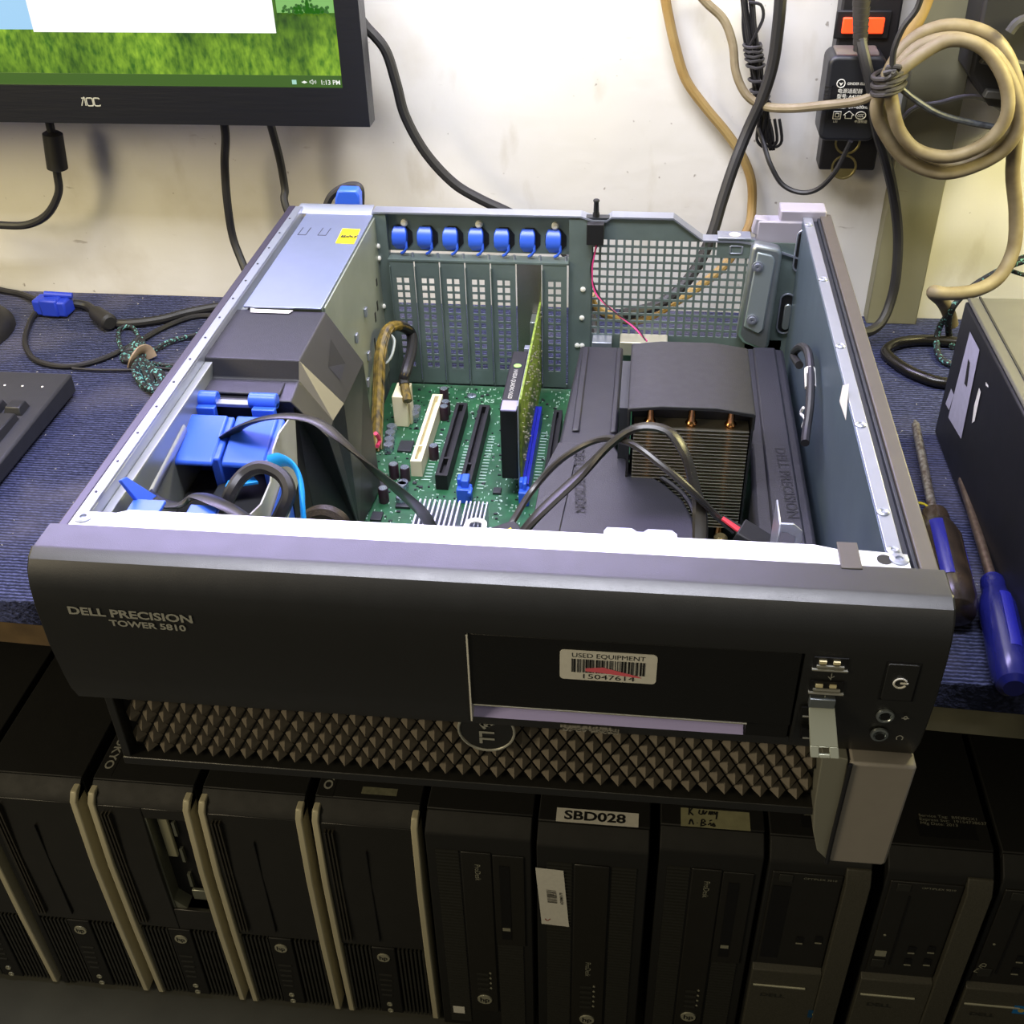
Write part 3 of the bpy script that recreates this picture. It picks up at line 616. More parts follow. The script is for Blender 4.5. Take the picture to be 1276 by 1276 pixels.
# right pair
k1 = cab('sensor_cable', [at(628, 668, 'z', .10), at(640, 648, 'z', .105), at(664, 610, 'z', .11), at(700, 572, 'z', .125), (at(745, 548, 'z', .14)), at(785, 552, 'z', .15), at(825, 580, 'z', .146), at(862, 612, 'z', .135), at(890, 640, 'z', .12), at(915, 662, 'z', .11)], .0021, M_flat)
k2 = cab('sensor_cable', [at(640, 678, 'z', .10), at(672, 640, 'z', .115), at(725, 590, 'z', .13), at(765, 550, 'z', .148), at(798, 532, 'z', .158), at(832, 537, 'z', .158), at(852, 562, 'z', .15), at(864, 600, 'z', .135), at(872, 640, 'z', .12), at(872, 690, 'z', .105)], .0044, M_flat, .55, (0, .3, 1))
cn = at(940, 672, 'z', .112)
T = Matrix.Translation(cn) @ Matrix.Rotation(math.radians(-22), 4, 'Z') @ Matrix.Rotation(math.radians(20), 4, 'Y')
cc = part(MB().box(-.010, .010, -.0075, .0075, -.0035, .0035, M=T), 'cable_connector', M_dark, .0008)
for dy, mm in ((.001, mat('red_wire', 'd03040', .5)), (-.001, MATS['red_wire']), (.003, M_cable)):
    part(MB().tube([T @ Vector((-.010, dy, 0)), T @ Vector((-.021, dy*.4, .001))], .0011, 6), 'wire', mm, parent=cc)
cn = at(624, 672, 'z', .10); T2 = Matrix.Translation(cn) @ Matrix.Rotation(math.radians(35), 4, 'Z')
cc = part(MB().box(-.012, .012, -.006, .006, -.006, .006, M=T2), 'cable_connector', M_dark, .0008)
part(MB().tube([at(628, 666, 'z', .108), at(638, 660, 'z', .11)], .0016, 6), 'wire', MATS['yellow_wire'], parent=cc)
part(MB().tube([at(634, 671, 'z', .107), at(644, 668, 'z', .108)], .0012, 6), 'wire', MATS['red_wire'], parent=cc)
# main power loom
wl = [at(508, 500, 'z', .045), (.0935, .385, .055), at(506, 462, 'x', .095), at(513, 436, 'x', .094), at(512, 415, 'x', .09), at(497, 406, 'x', .085), at(482, 412, 'x', .079), at(474, 440, 'x', .076), at(472, 480, 'x', .076), at(470, 530, 'x', .077), at(469, 560, 'x', .078)]
m = MB(); core = cr(wl, 5)
M_yw = mat('yellow_black_wires', '8c7428', .45, 0, .9, 260, col2='0d0c08', stretch=(1, 1, .15))
m.tube(core[8:], .0042, 10); ld = part(m, 'power_loom', M_yw)
m = MB()
for k in range(7):
    t = 2*PI*k/7; m.tube([q+Vector((.0036*math.cos(t), .0036*math.sin(t), 0)) for q in core[22:]], .0012, 6)
part(m, 'yellow_wires', M_yw, parent=ld)
part(MB().tube(core[4:26], .0044, 10), 'black_sleeve', M_cable, parent=ld)
part(MB().tube(core[0:7], .0038, 8), 'yellow_wires', M_yw, parent=ld)
part(MB().tube(cr([(.0705, .395, .07), (.078, .388, .068), (.084, .39, .074), (.085, .4, .082), (.081, .403, .086)], 5), .0022, 8, flat=.5), 'wire_hook', mat('clear_plastic', 'aab0a8', .3), parent=ld)
cab('pink_wires', [at(468, 540, 'x', .083), at(473, 548, 'x', .083), at(470, 556, 'x', .083)], .0016, mat('pink_wires', 'e0406a', .5))
# black cable loop on the right wall with a white tag
lp = [at(996, 455, 'x', .384), at(989, 442, 'x', .384), at(998, 432, 'x', .385), at(1007, 440, 'x', .387), at(1010, 470, 'x', .387), at(1009, 505, 'x', .386), at(1005, 535, 'x', .384), at(1003, 552, 'x', .382)]
lc = cab('side_cable', lp, .0028, M_cable, n=10)
part(MB().tube([at(1009, 460, 'x', .387), at(1010, 483, 'x', .387)], .0036, 10), 'white_tag', M_white, parent=lc)
part(MB().tube(cr([at(1001, 508, 'x', .383), at(998, 515, 'x', .383), at(1003, 522, 'x', .383), at(1000, 532, 'x', .383)], 4), .001, 6), 'clip', M_white, parent=lc)

# ---- storage stick plugged in front
us = thing('usb_stick', 'flat pale metal storage stick with square lanyard hole hanging from the front port', 'usb stick', (.369, -.01, .1))
a, b = at(1008, 878, 'y', -.003), at(1040, 880, 'y', -.003); c, d = at(1046, 946, 'y', -.013), at(1010, 944, 'y', -.013)
m = MB(); t = .0022
e0, e1 = a.lerp(d, .78), b.lerp(c, .78)
m.quadslab(a, b, e1, e0, t)
def qq(s_, t_): return a.lerp(b, s_).lerp(d.lerp(c, s_), t_)
for s0, s1, t0, t1 in ((0, .3, .78, 1), (.68, 1, .78, 1), (.3, .68, .93, 1), (.3, .68, .78, .8)): m.quadslab(qq(s0, t0), qq(s1, t0), qq(s1, t1), qq(s0, t1), t)
m.build('metal_body', mat('pale_metal', 'a9ab94', .35, .4), us, bevel=.0003)
MB().box(a.x, b.x, -.0035, .004, a.z-.002, a.z+.004).build('plug', M_steel, us, bevel=.0003)

# ================================================================== TABLE
tb = thing('work_table', 'wooden work table edge under the blue ribbed mat', 'table', (.1, .4, -.66))
def fy(x): return .166-.038*(x+.15)      # front edge runs slightly askew
M_wood = mat('chipboard_edge', '76603f', .7, 0, .5, 30, col2='4d3e2a'); M_edge = mat('grey_edge_band', '8a8468', .6, 0, .3, 40)
x0, x1 = -.75, 1.05
MB().prism([(x0, fy(x0)), (x1, fy(x1)), (x1, .639), (x0, .639)], 'z', -.045, -.003).build('table_top', M_wood, tb, bevel=.001)
MB().prism([(.20, fy(.2)-.0012), (x1, fy(x1)-.0012), (x1, fy(x1)), (.2, fy(.2))], 'z', -.045, -.0215).build('edge_band', M_edge, tb)
for lx in (-.72, 1.0):
    MB().box(lx-.02, lx+.02, .56, .6, -.66, -.045).build('leg', M_wood, tb); MB().box(lx-.02, lx+.02, .2+0, .24, -.66, -.045).build('leg', M_wood, tb)
# blue ribbed mat
m_ = bpy.data.materials.new('blue_ribbed_fabric'); m_.use_nodes = True; nt = m_.node_tree; b_ = nt.nodes['Principled BSDF']; b_.inputs['Roughness'].default_value = .95; b_.inputs['Specular IOR Level'].default_value = .15
tc = nt.nodes.new('ShaderNodeTexCoord'); mp = nt.nodes.new('ShaderNodeMapping'); nt.links.new(tc.outputs['Object'], mp.inputs[0])
wv = nt.nodes.new('ShaderNodeTexWave'); wv.bands_direction = 'Y'; wv.inputs['Scale'].default_value = 95; wv.inputs['Distortion'].default_value = 2.2; wv.inputs['Detail'].default_value = 2; wv.inputs['Detail Scale'].default_value = 3
nt.links.new(mp.outputs[0], wv.inputs[0])
ns = nt.nodes.new('ShaderNodeTexNoise'); ns.inputs['Scale'].default_value = 350; nt.links.new(mp.outputs[0], ns.inputs[0])
nl = nt.nodes.new('ShaderNodeTexNoise'); nl.inputs['Scale'].default_value = 9; nl.inputs['Detail'].default_value = 5; nt.links.new(mp.outputs[0], nl.inputs[0])
cr1 = nt.nodes.new('ShaderNodeValToRGB'); cr1.color_ramp.elements[0].color = rgb('1d2031'); cr1.color_ramp.elements[1].color = rgb('4c5172'); nt.links.new(wv.outputs[0], cr1.inputs[0])
mx = nt.nodes.new('ShaderNodeMix'); mx.data_type = 'RGBA'; mx.blend_type = 'MULTIPLY'; mx.inputs[0].default_value = .7
nt.links.new(cr1.outputs[0], mx.inputs[6])
cr2 = nt.nodes.new('ShaderNodeValToRGB'); cr2.color_ramp.elements[0].position = .3; cr2.color_ramp.elements[0].color = (.35, .38, .42, 1); cr2.color_ramp.elements[1].position = .65; cr2.color_ramp.elements[1].color = (1.1, 1.1, 1.1, 1)
nt.links.new(ns.outputs[0], cr2.inputs[0]); nt.links.new(cr2.outputs[0], mx.inputs[7])
mx2 = nt.nodes.new('ShaderNodeMix'); mx2.data_type = 'RGBA'; nt.links.new(mx.outputs[2], mx2.inputs[6]); mx2.inputs[7].default_value = rgb('62606a')
cr3 = nt.nodes.new('ShaderNodeValToRGB'); cr3.color_ramp.elements[0].position = .5; cr3.color_ramp.elements[1].position = .85; nt.links.new(nl.outputs[0], cr3.inputs[0]); nt.links.new(cr3.outputs[0], mx2.inputs[0])
nt.links.new(mx2.outputs[2], b_.inputs['Base Color'])
bp_ = nt.nodes.new('ShaderNodeBump'); bp_.inputs['Strength'].default_value = .9; bp_.inputs['Distance'].default_value = .0015; nt.links.new(wv.outputs[0], bp_.inputs['Height']); nt.links.new(bp_.outputs[0], b_.inputs['Normal'])
M_mat = m_
m = MB(); m.prism([(x0, fy(x0)-.003), (x1, fy(x1)-.003), (x1, .638), (x0, .638)], 'z', -.003, 0)
m.prism([(x0, fy(x0)-.0035), (x1, fy(x1)-.0035), (x1, fy(x1)-.0012), (x0, fy(x0)-.0012)], 'z', -.022, -.001)
tag(m.build('table_mat', M_mat, None, bevel=.001), 'dark blue ribbed fabric mat covering the table top', 'mat')
rr = random.Random(21); m = MB()
for i in range(230):
    x = rr.uniform(-.38, -.01) if i % 3 else rr.uniform(.42, .52); y = rr.uniform(.2, .632); s_ = rr.uniform(.0003, .0008)
    t = rr.uniform(0, PI); m.tube([(x, y, .0004), (x+s_*2*math.cos(t), y+s_*2*math.sin(t), .0006)], s_*.5, 4)
o = m.build('lint', mat('pale_lint', '9b9894', .8), None, smooth=False); tag(o, 'pale lint specks scattered over the blue ribbed mat', 'lint'); o['kind'] = 'stuff'

# ================================================================== WALL, FLOOR
def wallmat(name, base, dirt, pale):
    m_ = bpy.data.materials.new(name); m_.use_nodes = True; nt = m_.node_tree; b_ = nt.nodes['Principled BSDF']; b_.inputs['Roughness'].default_value = .55
    tc = nt.nodes.new('ShaderNodeTexCoord')
    def noise(s, d=6, st=None):
        n = nt.nodes.new('ShaderNodeTexNoise'); n.inputs['Scale'].default_value = s; n.inputs['Detail'].default_value = d
        if st:
            mp = nt.nodes.new('ShaderNodeMapping'); mp.inputs['Scale'].default_value = st; nt.links.new(tc.outputs['Object'], mp.inputs[0]); nt.links.new(mp.outputs[0], n.inputs[0])
        else: nt.links.new(tc.outputs['Object'], n.inputs[0])
        return n
    def mix(a, col, n, p0, p1, amt=1.):
        r = nt.nodes.new('ShaderNodeValToRGB'); r.color_ramp.elements[0].position = p0; r.color_ramp.elements[1].position = p1; r.color_ramp.elements[1].color = (amt,)*3+(1,)
        nt.links.new(n.outputs[0], r.inputs[0]); x = nt.nodes.new('ShaderNodeMix'); x.data_type = 'RGBA'; nt.links.new(r.outputs[0], x.inputs[0])
        if isinstance(a, str): x.inputs[6].default_value = rgb(a)
        else: nt.links.new(a, x.inputs[6])
        x.inputs[7].default_value = rgb(col); return x.outputs[2]
    c = mix(base, pale, noise(5), .4, .65, .7); c = mix(c, dirt, noise(9, 8), .55, .8, .55)
    c = mix(c, dirt, noise(30, 8, (1, 1, .4)), .62, .8, .5); c = mix(c, '5a4a38', noise(120, 2), .74, .78, .6); c = mix(c, '6b5a45', noise(55, 8, (.5, 1, 2.2)), .71, .76, .45)
    nt.links.new(c, b_.inputs['Base Color'])
    bp_ = nt.nodes.new('ShaderNodeBump'); bp_.inputs['Strength'].default_value = .25; bp_.inputs['Distance'].default_value = .002; nt.links.new(noise(60, 8).outputs[0], bp_.inputs['Height']); nt.links.new(bp_.outputs[0], b_.inputs['Normal'])
    return m_
M_wall = wallmat('stained_white_paint', 'cfccc6', 'a89d86', 'dad8d6')
struct(MB().box(-1.1, 1.3, .641, .72, -.66, .95).build('wall_back', M_wall))
M_pil = wallmat('grey_green_plaster', '76735a', '57543f', '84806a')
struct(MB().box(.492, .538, .622, .641, 0, .95).build('trim_1', M_pil, None, bevel=.001))
struct(MB().box(-1.1, 1.3, -.9, .72, -.70, -.66).build('floor', mat('dark_floor', '4a4a42', .6, 0, .4, 12, .3, 80)))

# ================================================================== MONITOR
MY = .555
br = at(462, 160, 'y', MY); 
mo = thing('monitor', 'black framed monitor hung on the wall showing a green field, upper left', 'monitor', (-.2, MY+.02, br.z))
mx0, mx1 = br.x-.52, br.x-.0005; mz0 = br.z+.001; mz1 = mz0+.315
sx1 = .0235; sz0 = .232; bzw = .022
M_mon = mat('brushed_black_bezel', '14151b', .35, 0, .15, 200, .3, 300, stretch=(.1, 1, 1))
m = MB()
m.box(mx0, sx1-.49, MY, MY+.02, sz0, mz1-.02); m.box(sx1, mx1, MY, MY+.02, sz0, mz1-.02); m.box(mx0, mx1, MY, MY+.02, mz0, sz0); m.box(mx0, mx1, MY, MY+.02, mz1-.02, mz1)
m.build('bezel', M_mon, mo)
MB().box(mx0+.01, mx1-.01, MY+.012, MY+.045, mz0+.01, mz1-.01).build('back_shell', M_dark, mo, bevel=.008)
MB().box(-.3, -.15, MY+.045, .641, mz0+.09, mz0+.2).build('wall_mount', M_dark, mo)
MB().box(sx1-.49, sx1, MY+.0006, MY+.0016, sz0-.0035, sz0).build('lower_trim', mat('trim_painted_reflection', '77778f', .4), mo)  # lavender reflection on the trim is painted into its base colour
# screen image (procedural meadow)
m_ = bpy.data.materials.new('screen_meadow'); m_.use_nodes = True; nt = m_.node_tree; b_ = nt.nodes['Principled BSDF']
tc = nt.nodes.new('ShaderNodeTexCoord'); mp = nt.nodes.new('ShaderNodeMapping'); mp.inputs['Scale'].default_value = (1, 1, .45); nt.links.new(tc.outputs['Object'], mp.inputs[0])
n1 = nt.nodes.new('ShaderNodeTexNoise'); n1.inputs['Scale'].default_value = 260; n1.inputs['Detail'].default_value = 7; nt.links.new(mp.outputs[0], n1.inputs[0])
n2 = nt.nodes.new('ShaderNodeTexNoise'); n2.inputs['Scale'].default_value = 14; n2.inputs['Detail'].default_value = 3; nt.links.new(tc.outputs['Object'], n2.inputs[0])
r1 = nt.nodes.new('ShaderNodeValToRGB'); r1.color_ramp.elements[0].position = .3; r1.color_ramp.elements[0].color = rgb('35720a'); r1.color_ramp.elements[1].position = .7; r1.color_ramp.elements[1].color = rgb('9dc832')
nt.links.new(n1.outputs[0], r1.inputs[0])
r2 = nt.nodes.new('ShaderNodeValToRGB'); r2.color_ramp.elements[0].position = .35; r2.color_ramp.elements[0].color = rgb('7d9a60'); r2.color_ramp.elements[1].position = .6; r2.color_ramp.elements[1].color = (1, 1, 1, 1); nt.links.new(n2.outputs[0], r2.inputs[0])
xm = nt.nodes.new('ShaderNodeMix'); xm.data_type = 'RGBA'; xm.blend_type = 'MULTIPLY'; xm.inputs[0].default_value = 1; nt.links.new(r1.outputs[0], xm.inputs[6]); nt.links.new(r2.outputs[0], xm.inputs[7])
b_.inputs['Base Color'].default_value = (0.01, .01, .01, 1); nt.links.new(xm.outputs[2], b_.inputs['Emission Color']); b_.inputs['Emission Strength'].default_value = .95; b_.inputs['Roughness'].default_value = .3
scn = MB().box(sx1-.49, sx1, MY+.003, MY+.006, sz0, mz1-.02).build('screen', m_, mo)
def emi(name, col, s=1.): 
    mm = mat(name, col, .4, emis=s); mm.node_tree.nodes['Principled BSDF'].inputs['Base Color'].default_value = (.01, .01, .01, 1); return mm
MB().box(-.2345, -.0275, MY+.0024, MY+.003, .2745, mz1-.03).build('window_white', emi('screen_white', 'ffffff', 1.05), scn)
MB().box(-.45, -.2345, MY+.0024, MY+.003, .2765, mz1-.03).build('window_blue', emi('screen_light_blue', '9fd0f5'), scn)
MB().box(sx1-.49, sx1, MY+.0024, MY+.003, sz0, .2415).build('task_bar', emi('screen_dark_green', '35610e', .9), scn)
MB().box(-.0245, sx1-.001, MY+.0024, MY+.003, .29, mz1-.03).build('hazy_horizon', emi('screen_haze', '86c46a', .9), scn)
m = MB(); rr = random.Random(4)
for i in range(130):
    x = rr.gauss(.0, .009); z = .290+abs(rr.gauss(0, .0028 if abs(x) > .004 else .007)); q_ = .0013
    if -.022 < x < .02: m.lathe([(0, q_), (.0004, q_*.9)], (x, MY+.0023, z), (0, -1, 0), 7)
m.build('distant_bushes', emi('screen_bush', '2c6a1c', .9), scn, smooth=False)
M_lit = emi('screen_icon_white', 'f4f8f0', 1)
text('1:13 PM', .0052, M_lit, scn, (.0045, MY+.0022, .2345), bold=.012)
text('▂', .006, M_lit, scn, (-.011, MY+.0022, .2345)) if False else MB().prism([(-.0115, .2362), (-.009, .2352), (-.0065, .2362), (-.009, .2374)], 'y', MY+.002, MY+.0023).build('tray_icon', M_lit, scn)
MB().box(-.0195, -.0158, MY+.002, MY+.0023, .2345, .238).build('tray_icon', emi('icon_teal', 'a8d8c8'), scn)
stroke([[(0, .3), (.3, .3), (.7, 0), (.7, 1), (.3, .7), (0, .7), (0, .3)], [(1, .3), (1.1, .5), (1, .7)], [(1.3, .1), (1.45, .5), (1.3, .9)]], .0002, M_lit, scn, 'tray_icon', (-.0042, MY+.002, .2348), (1, 0, 0), (0, 0, 1), .0036)
p = at(102, 130, 'y', MY)
stroke([[(0, 0), (.45, 1), (.6, 1), (.6, 0)], [(.15, 1), (.45, 1)]], .00045, M_silver, mo, 'maker_logo', (p.x, MY-.0002, p.z-.001), (1, 0, 0), (0, 0, 1), .0063)
stroke([[(0, .15), (0, .85), (.15, 1), (.75, 1), (.85, .85), (.85, .15), (.7, 0), (.15, 0), (0, .15)]], .00055, M_silver, mo, 'maker_logo', (p.x+.0052, MY-.0002, p.z-.001), (1, 0, 0), (0, 0, 1), .0063)
stroke([[(.8, .85), (.7, 1), (.1, 1), (0, .85), (0, .15), (.15, 0), (.7, 0), (.8, .15)]], .00055, M_silver, mo, 'maker_logo', (p.x+.0118, MY-.0002, p.z-.001), (1, 0, 0), (0, 0, 1), .0063)

# ================================================================== CABLES ON THE WALL
def pc_(pts, y): return [at(u, v, 'y', yy) for (u, v, yy) in [(q if len(q) == 3 else (q[0], q[1], y)) for q in pts]]
def wirething(name, label, cat, pts, r, m_, y=.63, n=10, group='cables hanging on the wall', sm=7, ext=None):
    P = pc_(pts, y)
    if ext: P += [Vector(e) for e in ext]
    o = MB().tube(cr(P, sm), r, n).build(name, m_); return tag(o, label, cat, group)
M_cord = mat('dark_grey_cord', '1d1c1d', .55, 0, .15, 60)
M_beige = mat('aged_beige_cable', 'a08a5a', .55, 0, .35, 25, col2='8a6c38')
M_beige2 = mat('dusty_beige_cable', '83785e', .6, 0, .3, 60, col2='6c5f44')
vg = thing('video_cable', 'black cable with a ferrite barrel hanging below the monitor at far left', 'cable', at(66, 200, 'y', .60))
MB().tube(cr(pc_([(58, 135), (62, 155), (66, 175), (71, 215), (73, 240), (60, 266), (38, 279), (10, 281), (-40, 276)], .60), 6), .0038, 10).build('cord', M_cord, vg)
a, b = at(65, 164, 'y', .60), at(72, 212, 'y', .60); d = (b-a)
MB().lathe([(0, .006), (.002, .009), (d.length-.002, .0095), (d.length, .006)], a, d, 20).build('ferrite_barrel', M_cord, vg)
wirething('signal_cable', 'left of two black cords dropping from below the monitor to the mat', 'cable', [(277, 140, .575), (281, 170, .585), (280, 205, .60), (283, 250, .60), (290, 295, .60), (303, 330, .59), (312, 352, .575), (318, 376, .56)], .0039, M_cord, ext=[(-.10, .50, .02), (-.09, .46, .004)])
wirething('signal_cable', 'right of two black cords below the monitor, ending at the tower corner', 'cable', [(333, 140, .575), (340, 165, .59), (349, 200, .60), (355, 235, .60), (358, 262, .59)], .0036, M_cord, ext=[(-.02, .57, .05), (-.02, .54, .008), (-.01, .5, .004)])
wirething('signal_cable', 'long dark cord curving from right side of monitor down behind the tower', 'cable', [(440, 10), (455, 32), (480, 62), (494, 105), (505, 145), (530, 190), (565, 228), (600, 249), (640, 268), (690, 300)], .0046, M_cord, y=.60, ext=[(.22, .58, .06), (.24, .55, .008), (.25, .5, .005)])
cbl = thing('video_plug', 'blue video plug with looped black cord behind the tower rear corner', 'plug', at(432, 250, 'y', .50))
a = at(432, 243, 'y', .485)
MB().prism([(a.x-.0105, a.z-.014), (a.x+.0105, a.z-.014), (a.x+.0115, a.z+.001), (a.x+.0095, a.z+.0055), (a.x-.006, a.z+.0055), (a.x-.009, a.z-.002)], 'y', .48, .492).build('plug_body', M_blue, cbl, bevel=.0015)
MB().tube(cr([at(405, 262, 'y', .50), at(412, 245, 'y', .502), at(425, 235, 'y', .503), at(440, 231, 'y', .503), at(449, 236, 'y', .50), at(449, 262, 'y', .50)], 6), .0032, 10).build('cord', M_cord, cbl)
wirething('network_cable', 'yellowed cable running down the wall from the top edge, left of the cord bundle', 'cable', [(826, -20), (832, 15), (842, 60), (855, 100), (880, 135), (905, 165), (925, 195), (936, 225), (937, 255), (932, 285, .62), (905, 328, .60), (870, 358, .58), (835, 380, .56), (800, 398, .54), (770, 396, .52), (742, 384, .50), (735, 366, .49)], .0042, M_beige)
wirething('network_cable', 'dusty beige cable crossing the black adapter to join the coil', 'cable', [(860, -20, .625), (880, 3, .622), (902, 25, .62), (913, 55, .615), (917, 90, .61), (930, 118, .605), (952, 132, .60), (985, 135, .585), (1030, 131, .575), (1070, 126, .570), (1097, 115, .568)], .0037, M_beige2)
wirething('mains_cable', 'thick black cord crossing in front of both beige cables down behind the tower', 'cable', [(974, -20, .60), (970, 30, .60), (963, 80, .60), (950, 122, .60), (932, 162, .60), (915, 205, .59), (900, 250, .58), (888, 290, .57), (870, 330, .56), (845, 362, .55), (815, 382, .54), (775, 392, .52)], .0050, M_cord)
# the tied bundle of thin cord
bl = thing('cord_bundle', 'bundle of thin black cord wound and tied, hanging on the wall', 'cord', at(940, 100, 'y', .625))
m = MB(); rr = random.Random(2)
axis_ = lambda t: (930+ (t>.5)*0 + 8*math.sin(t*2.2)+ (t**2)*22, -8+t*195)
for k in range(7):
    off = (k-3)*2.6; m.tube(cr([at(axis_(t)[0]+off*(1-.2*t)+rr.uniform(-1.5, 1.5), axis_(t)[1], 'y', .624+.003*math.sin(k*2+t*5)) for t in [j/9 for j in range(10)]], 4), .0013, 6)
for off in (-4, 3, 9):
    c = axis_(.93); m.tube(cr([at(c[0]-6+off, c[1]-25, 'y', .62), at(c[0]-9+off, c[1], 'y', .62), at(c[0]+off, c[1]+10, 'y', .62), at(c[0]+9+off, c[1]+2, 'y', .62), at(c[0]+6+off, c[1]-25, 'y', .62)], 4), .0013, 6)
m.tube(cr([at(933, 3, 'y', .62), at(948, 6, 'y', .618), at(951, 22, 'y', .618), at(942, 42, 'y', .618), at(934, 58, 'y', .62)], 4), .0013, 6)
m.build('cord_strands', M_cable, bl)
m = MB()
for t in (.33, .36, .39, .42, .46, .55, .62, .66, .70, .73):
    c = axis_(t); w_ = 11; P = [at(c[0]+w_*math.cos(q), c[1]+3*math.sin(q)+rr.uniform(-1, 1), 'y', .624-.008*math.sin(q)) for q in [2*PI*j/12 for j in range(12)]]
    m.tube(P, .0013, 6, closed=True)
m.build('wraps', mat('cord_wrap_grey', '3a383a', .5), bl)
wire = MB().tube(cr(pc_([(945, 160, .618), (952, 180, .61), (960, 205, .60), (975, 230, .595), (998, 240, .59), (1020, 235, .585), (1040, 215, .58), (1052, 193, .578), (1060, 176, .575)], .6), 6), .0021, 8).build('loose_tail', M_cable, bl)

# ---- power strip and adapter
sp = thing('power_strip', 'black power strip fixed upright on the wall with glowing red switch', 'power strip', (.448, .63, .15))
MB().box(.4265, .4745, .617, .641, .149, .34).build('strip_body', mat('strip_black', '1c1b1d', .45, 0, .1, 80), sp, bevel=.002)
p = at(1075, 31, 'y', .615)
MB().box(p.x-.022, p.x+.022, .6145, .617, p.z-.011, p.z+.011).build('switch_frame', M_dark, sp, bevel=.0015)
MB().box(p.x-.0165, p.x+.0165, .6115, .6145, p.z-.0062, p.z+.0062).build('rocker_switch', mat('glowing_red', 'ff4a20', .4, emis=1.0), sp, bevel=.001)
for dz in (-.026, -.004): MB().lathe([(0, .011), (.0006, .011), (.0006, .0095), (.0001, .009)], (.448, .6172, .178+dz), (0, -1, 0), 20).build('socket_ring', mat('brass_ring', '8c8258', .4, .5), sp)
ad = thing('power_adapter', 'boxy black plug-in power adapter with white printing on the power strip', 'adapter', at(1052, 120, 'y', .60))
YA = .583
a, b, c, d = at(1026, 60, 'y', YA), at(1112, 62, 'y', YA), at(1085, 178, 'y', YA), at(1020, 175, 'y', YA)
ax0, ax1 = d.x-.0005, b.x-.002; az0, az1 = (c.z+d.z)/2, a.z-.006
m = MB(); m.prism(rrect(ax0, ax1, az0, az1, .007, 5), 'y', YA, .617)
ab = m.build('adapter_body', mat('adapter_black', '1d1e22', .4, 0, .12, 100), ad, bevel=.003, seg=3)
MB().prism([(YA+.0005, az1-.002), (YA+.008, az1+.0015), (.612, az1+.0015), (.612, az1-.002)], 'x', ax0+.006, ax1-.006).build('dusty_top', mat('dusty_grey', '6a6258', .8, 0, .3, 40), ad, bevel=.001)
MB().box(ax0+.005, ax1-.007, YA-.0003, YA+.0003, az0+.018, az1-.0225).build('print_plate', mat('plate_black', '111216', .35), ad)
lx = ax0+.010; Y_ = YA-.0004
def pz(v): return at(1050, v, 'y', YA).z
MB().tube([(lx+.002+.0032*math.cos(t), Y_, pz(104)+.0032*math.sin(t)) for t in [2*PI*i/20 for i in range(20)]], .0004, 4, closed=True).build('round_mark', M_white, ad)
MB().prism([(lx+.0003, pz(104)+.001), (lx+.002, pz(104)-.0018), (lx+.0037, pz(104)+.001), (lx+.002, pz(104)+.0002)], 'y', Y_-.0002, Y_).build('heart_mark', M_white, ad)
text('GINDER ELECTRONICS', .0028, M_white, ad, (lx+.0068, Y_, pz(105.5)), xs=.95, bold=.01)
text('电源适配器', .0040, M_white, ad, (lx, Y_, pz(115.5)))
text('型号: A4109060-60', .0038, M_white, ad, (lx, Y_, pz(122)), bold=.01)
text('输出:  6V~600mA', .0038, M_white, ad, (lx, Y_, pz(135)), bold=.012)
def sq(cx, cz, s_): return [(cx-s_, cz-s_), (cx+s_, cz-s_), (cx+s_, cz+s_), (cx-s_, cz+s_), (cx-s_, cz-s_)]
cz = pz(143.5)
for nm, paths in (('double_square_mark', [sq(lx+.0025, cz, .003), sq(lx+.0025, cz, .0014)]), ('house_mark', [[(lx+.0092, cz-.0025), (lx+.0092, cz+.0002), (lx+.0076, cz+.0002), (lx+.0118, cz+.0034), (lx+.016, cz+.0002), (lx+.0145, cz+.0002), (lx+.0145, cz-.0025), (lx+.0092, cz-.0025)]])):
    m = MB()
    for pth in paths:
        for (x_, z_), (xx, zz) in zip(pth, pth[1:]): m.tube([(x_, Y_, z_), (xx, Y_, zz)], .00035, 4)
    m.build(nm, M_white, ad)
m = MB(); m.tube([(lx+.0215+.004*math.cos(t), Y_, cz+.003*math.sin(t)) for t in [2*PI*i/20 for i in range(20)]], .0004, 4, closed=True); m.build('oval_mark', M_white, ad)
text('CCC', .0034, M_white, ad, (lx+.0188, Y_, cz-.0012), xs=.7, bold=.02)
text('LISI', .0024, M_white, ad, (lx, Y_, pz(152.5))); text('中国制造', .0026, M_white, ad, (lx+.017, Y_, pz(152.5)))
for k in range(5): MB().box(ax0-.0003, ax0+.006, YA-.0003, YA+.0004, pz(108+k*5)-.0003, pz(108+k*5)+.0003).build('side_groove', M_cord, ad)
# power cord with ribbed strain relief
cd = thing('mains_cable', 'black mains cord with ribbed strain relief hanging in front of the red switch', 'cable', at(1078, 60, 'y', .585))
MB().tube(cr(pc_([(1076, -20, .59), (1075, 20, .588), (1073, 50, .58), (1078, 75, .574), (1086, 110, .571), (1089, 140, .571), (1094, 165, .572), (1104, 200, .59), (1113, 240, .60), (1119, 290, .605), (1117, 340, .60), (1110, 375, .595), (1098, 402, .585), (1080, 414, .575), (1062, 410, .57)], .6), 7), .0046, 10).build('cord', M_cord, cd)
m = MB()
for k in range(9):
    q = at(1074-.2*k, -8+k*8.0, 'y', .586-k*.0007); m.lathe([(0, .0072-.0002*k), (.0045, .0068-.0002*k)], q, (0, 0, -1), 12)
m.build('strain_relief', mat('relief_grey', '2b2824', .6), cd)
